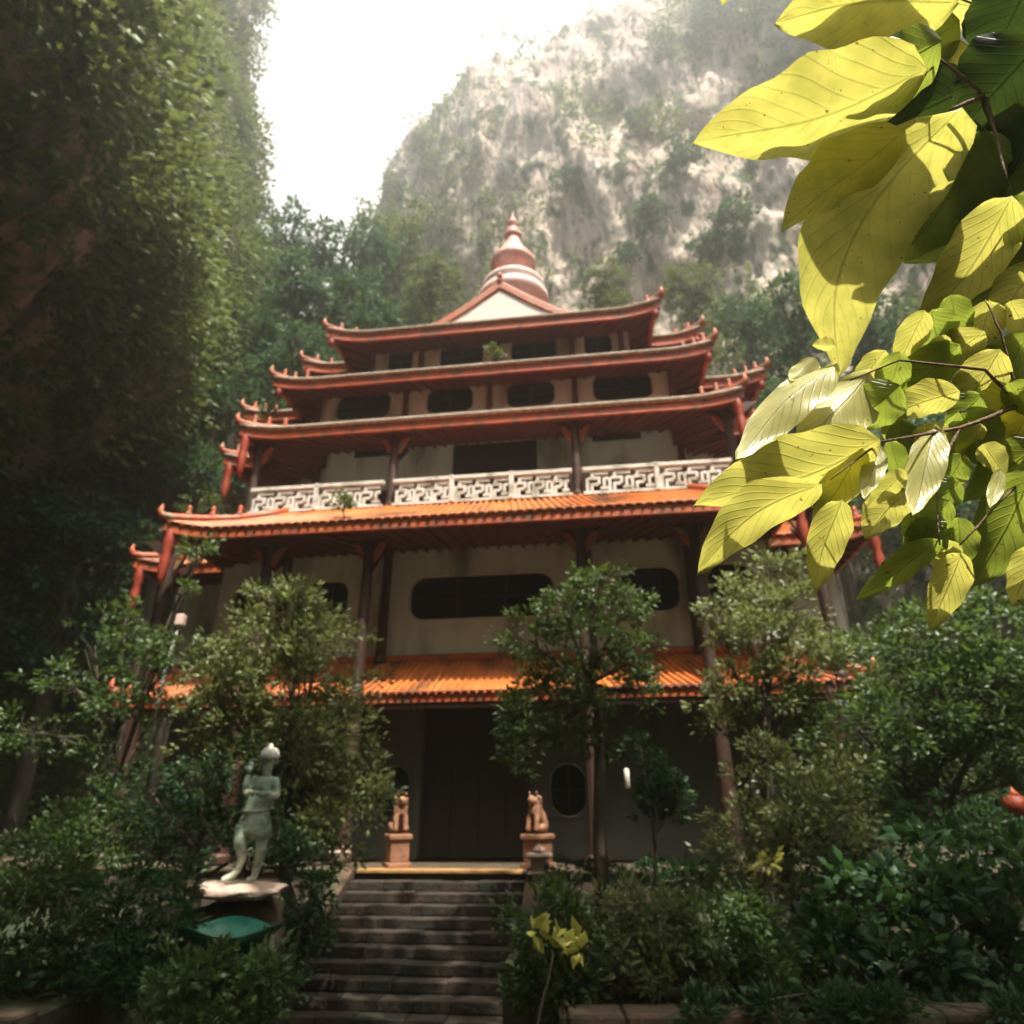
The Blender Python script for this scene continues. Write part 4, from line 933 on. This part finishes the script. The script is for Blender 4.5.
def twig(root, pts, rad, name='twig'):
    b = MB(); P_ = [at(x, y, Y)-root.location for x, y, Y in pts]; out = []
    for i in range(len(P_)-1):
        for k in range(4):
            s = k/4; out.append(P_[i].lerp(P_[i+1], s) + Vector((random.uniform(-1, 1), random.uniform(-1, 1), random.uniform(-1, 1)))*.0015)
    out.append(P_[-1]); b.tube(out, [rad*(1-.6*i/(len(out)-1)) for i in range(len(out))], 8); b.build(name, M['twig'], root, True)
br = empty('overhanging_branch', at(1090, 60, 1.3)); tag(br, 'branch of very large sunlit yellow green leaves hanging into the upper right corner', 'branch', None)
twig(br, [(1120, 30, 1.35), (1040, 60, 1.3), (985, 95, 1.25), (950, 110, 1.22)], .012); twig(br, [(985, 95, 1.25), (940, 60, 1.2), (925, 75, 1.15)], .005); twig(br, [(985, 95, 1.25), (1010, 190, 1.25)], .006); twig(br, [(1040, 60, 1.3), (990, 10, 1.25), (950, -5, 1.25)], .006)
for L_ in [((958, 2), (775, 22), 100, 1.2, 1.15, 'big', .2, .05, -.05), ((928, 70), (692, 141), 106, 1.15, 1.05, 'big', -.15, .08, .06), ((942, 40), (850, 92), 66, 1.12, 1.1, 'big_green', .8, .1, 0),
           ((905, 130), (781, 228), 66, 1.25, 1.3, 'big', -.5, .05, 0), ((962, 108), (842, 372), 134, 1.18, 1.08, 'big', .25, .18, -.16), ((975, 120), (890, 265), 90, 1.3, 1.3, 'big_green', .3, .1, .1),
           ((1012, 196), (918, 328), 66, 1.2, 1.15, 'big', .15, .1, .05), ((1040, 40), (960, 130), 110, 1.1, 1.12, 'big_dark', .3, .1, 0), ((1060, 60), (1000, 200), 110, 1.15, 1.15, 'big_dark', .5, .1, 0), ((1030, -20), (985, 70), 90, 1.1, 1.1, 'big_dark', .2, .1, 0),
           ((1010, 100), (950, 215), 70, 1.35, 1.35, 'big_green', .2, .1, 0), ((985, 130), (965, 225), 60, 1.32, 1.35, 'big_green', -.3, .1, 0), ((960, 40), (905, 150), 60, 1.35, 1.4, 'big', .1, .1, 0), ((940, -40), (800, -20), 80, 1.2, 1.2, 'big', 0, .1, 0),
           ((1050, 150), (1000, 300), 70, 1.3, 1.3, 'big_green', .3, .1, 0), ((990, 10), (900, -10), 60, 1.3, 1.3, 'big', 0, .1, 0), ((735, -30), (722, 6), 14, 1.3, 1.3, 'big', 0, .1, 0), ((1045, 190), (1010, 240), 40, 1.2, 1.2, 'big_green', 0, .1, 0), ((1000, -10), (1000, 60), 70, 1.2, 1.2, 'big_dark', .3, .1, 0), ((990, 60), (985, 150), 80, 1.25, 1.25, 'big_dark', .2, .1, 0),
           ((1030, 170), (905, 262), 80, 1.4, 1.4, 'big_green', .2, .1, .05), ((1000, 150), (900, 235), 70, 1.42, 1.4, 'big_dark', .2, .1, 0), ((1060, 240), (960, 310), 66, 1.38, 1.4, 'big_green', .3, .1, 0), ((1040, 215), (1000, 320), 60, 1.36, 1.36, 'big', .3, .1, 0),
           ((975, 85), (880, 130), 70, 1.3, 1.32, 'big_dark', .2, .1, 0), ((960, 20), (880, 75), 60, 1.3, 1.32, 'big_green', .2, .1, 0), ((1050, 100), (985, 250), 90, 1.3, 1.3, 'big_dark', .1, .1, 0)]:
    big_leaf(br, *L_)
b2 = empty('overhanging_branch', at(1090, 420, 1.35)); tag(b2, 'lower branch crowded with smaller pale and yellow green leaves at the right edge', 'branch', None)
twig(b2, [(1110, 400, 1.4), (1020, 405, 1.35), (960, 428, 1.32), (880, 442, 1.25)], .008); twig(b2, [(1020, 405, 1.35), (985, 370, 1.3), (900, 360, 1.3), (850, 380, 1.3)], .005); twig(b2, [(960, 428, 1.32), (935, 480, 1.3), (940, 545, 1.3)], .004); twig(b2, [(1110, 460, 1.3), (1030, 470, 1.3), (960, 545, 1.3)], .005); twig(b2, [(1020, 405, 1.35), (1000, 330, 1.3), (985, 300, 1.3)], .004); twig(b2, [(880, 442, 1.25), (830, 480, 1.25)], .003)
SM = [((880, 440), (694, 502), 82, 1.22, 1.12, 'big', -.1, .1, .06), ((822, 482), (699, 570), 56, 1.2, 1.15, 'big', .15, .1, -.08), ((836, 362), (736, 462), 44, 1.32, 1.35, 'big_pale', .2, .1, -.05), ((870, 372), (798, 455), 60, 1.35, 1.38, 'big_pale', -.2, .1, 0),
      ((862, 448), (814, 528), 42, 1.25, 1.22, 'big', .1, .1, 0), ((842, 500), (816, 592), 40, 1.2, 1.15, 'big', .5, .12, -.04), ((942, 540), (856, 600), 30, 1.3, 1.25, 'big_green', -.3, .1, 0), ((962, 552), (930, 630), 36, 1.3, 1.25, 'big', .4, .1, 0),
      ((935, 425), (913, 518), 34, 1.3, 1.28, 'big_pale', .2, .1, 0), ((1035, 470), (975, 585), 70, 1.25, 1.2, 'big_green', .6, .1, 0), ((1040, 545), (1012, 605), 34, 1.25, 1.2, 'big', .1, .1, 0), ((1045, 440), (965, 500), 50, 1.3, 1.3, 'big_green', .3, .1, 0),
      ((905, 470), (868, 508), 22, 1.28, 1.25, 'big', .1, .1, 0), ((880, 445), (864, 500), 22, 1.28, 1.25, 'big_pale', .1, .1, 0), ((950, 500), (905, 545), 34, 1.3, 1.28, 'big_green', .3, .1, 0), ((835, 345), (812, 345), 14, 1.35, 1.35, 'big', 0, .1, 0), ((815, 358), (790, 382), 26, 1.35, 1.35, 'big_pale', 0, .1, 0),
      ((990, 300), (975, 365), 36, 1.3, 1.3, 'big', 0, .1, 0), ((985, 330), (900, 392), 46, 1.32, 1.3, 'big', .1, .1, 0), ((960, 345), (860, 415), 50, 1.34, 1.28, 'big_green', -.2, .1, .05), ((1000, 350), (950, 430), 46, 1.28, 1.3, 'big', .3, .1, 0), ((925, 310), (895, 372), 30, 1.3, 1.3, 'big', .1, .1, 0),
      ((1030, 330), (985, 410), 46, 1.3, 1.3, 'big_green', .2, .1, 0), ((900, 385), (845, 430), 50, 1.3, 1.25, 'big_green', .5, .1, 0), ((960, 390), (885, 415), 38, 1.3, 1.28, 'big', .2, .1, 0), ((950, 295), (965, 345), 30, 1.32, 1.3, 'big_green', 0, .1, 0), ((1040, 260), (990, 330), 44, 1.3, 1.3, 'big', 0, .1, 0),
      ((1050, 380), (1000, 460), 50, 1.25, 1.25, 'big', .2, .1, 0), ((985, 425), (920, 470), 30, 1.34, 1.3, 'big', .1, .1, 0), ((945, 335), (925, 385), 24, 1.34, 1.3, 'big', .1, .1, 0), ((885, 350), (850, 395), 24, 1.36, 1.34, 'big', .1, .1, 0), ((1010, 300), (1035, 350), 30, 1.3, 1.3, 'big', .1, .1, 0), ((1000, 470), (990, 510), 14, 1.3, 1.3, 'big_pale', .1, .1, 0), ((890, 440), (905, 490), 22, 1.3, 1.3, 'big_green', .1, .1, 0)]
rl = random.Random(3)
for k in range(34):
    x, y = rl.uniform(895, 1045), rl.uniform(300, 560); a = rl.uniform(.3, 2.6); ln = rl.uniform(38, 80); Y_ = rl.uniform(1.3, 1.45)
    SM.append(((x, y), (x-math.cos(a)*ln*.8-8, y+math.sin(a)*ln), ln*rl.uniform(.5, .7), Y_, Y_-.03, rl.choice(['big', 'big', 'big_green', 'big_green', 'big_green']), rl.uniform(-.4, .4), .1, rl.uniform(-.06, .06)))
for L_ in SM: big_leaf(b2, *L_)

# ------------------------------------------------------------------ haze
b = MB(); b.box(-210, 210, -30, 262, GZ-2, 140); hz_ = b.build('haze', None); hz_.data.materials.clear()
m = bpy.data.materials.new('haze_air'); nt, N, L = nodes(m); out = N.new('ShaderNodeOutputMaterial'); pv = N.new('ShaderNodeVolumePrincipled')
pv.inputs['Color'].default_value = (.94, .97, .98, 1); pv.inputs['Density'].default_value = .0036; pv.inputs['Anisotropy'].default_value = .84
L.new(pv.outputs[0], out.inputs['Volume']); hz_.data.materials.append(m); hz_['kind'] = 'stuff'

# ------------------------------------------------------------------ light, camera
SUN_EL, SUN_AZ = R(67), R(156)     # azimuth clockwise from +Y (ahead): behind and to the right
sd_ = Vector((math.sin(SUN_AZ)*math.cos(SUN_EL), math.cos(SUN_AZ)*math.cos(SUN_EL), math.sin(SUN_EL)))
sl = bpy.data.lights.new('sun', 'SUN'); sl.energy = 5; sl.angle = R(.5); sl.color = (1, .93, .80)
so = bpy.data.objects.new('sun', sl); C.objects.link(so); so.rotation_euler = sd_.to_track_quat('Z', 'Y').to_euler(); so.location = (0, 0, 60)
w = bpy.data.worlds.new('World'); bpy.context.scene.world = w; w.use_nodes = True; nt = w.node_tree; nt.nodes.clear(); N, L = nt.nodes, nt.links
out = N.new('ShaderNodeOutputWorld'); bg = N.new('ShaderNodeBackground'); sk = N.new('ShaderNodeTexSky'); sk.sky_type = 'NISHITA'; sk.sun_disc = False
sk.sun_elevation = SUN_EL; sk.sun_rotation = SUN_AZ; sk.dust_density = 4; sk.air_density = 1.0
# bright cloud patch shaped around the sky gap, faint elsewhere to limit fill
tc = N.new('ShaderNodeTexCoord'); cn = N.new('ShaderNodeTexNoise'); cn.inputs['Scale'].default_value = 2.2; cn.inputs['Detail'].default_value = 7
L.new(tc.outputs['Generated'], cn.inputs['Vector']); cr = N.new('ShaderNodeValToRGB'); cr.color_ramp.elements[0].position = .25; cr.color_ramp.elements[1].position = .5
cr.color_ramp.elements[0].color = (.5, .5, .5, 1)
L.new(cn.outputs['Fac'], cr.inputs[0]); cm = N.new('ShaderNodeMixRGB'); cm.inputs[2].default_value = (11, 10.5, 9.8, 1); vd = N.new('ShaderNodeVectorMath'); vd.operation = 'DOT_PRODUCT'; vd.inputs[1].default_value = (-.07, .53, .845); L.new(tc.outputs['Generated'], vd.inputs[0])
mr = N.new('ShaderNodeMapRange'); mr.interpolation_type = 'SMOOTHSTEP'; mr.inputs['From Min'].default_value = .78; mr.inputs['From Max'].default_value = .93; mr.inputs['To Min'].default_value = .05
L.new(vd.outputs['Value'], mr.inputs['Value']); mm = N.new('ShaderNodeMath'); mm.operation = 'MULTIPLY'; L.new(cr.outputs[0], mm.inputs[0]); L.new(mr.outputs[0], mm.inputs[1])
L.new(mm.outputs[0], cm.inputs[0]); L.new(sk.outputs[0], cm.inputs[1])
bg.inputs[1].default_value = .07; L.new(cm.outputs[0], bg.inputs[0]); L.new(bg.outputs[0], out.inputs[0])
cam = bpy.data.cameras.new('camera'); co = bpy.data.objects.new('camera', cam); C.objects.link(co); bpy.context.scene.camera = co
cam.sensor_width = 36; cam.lens = 36*FPX/1024; cam.clip_start = .05; cam.clip_end = 2000
co.matrix_world = Matrix.Translation((0, 0, H0)) @ Matrix.Rotation(math.pi/2+TH, 4, 'X') @ Matrix.Rotation(ROLL, 4, 'Z')
cam.dof.use_dof = True; cam.dof.focus_distance = 1.6; cam.dof.aperture_fstop = 2.8
S_ = bpy.context.scene; S_.view_settings.view_transform = 'Standard'; S_.view_settings.look = 'None'; S_.view_settings.exposure = 1.25; S_.view_settings.gamma = 1
S_.render.engine = 'CYCLES'; S_.cycles.volume_bounces = 1; S_.cycles.max_bounces = 6; S_.cycles.diffuse_bounces = 3; S_.cycles.transmission_bounces = 4; S_.cycles.use_denoising = True
S_.cycles.volume_step_rate = 4; S_.cycles.volume_max_steps = 64
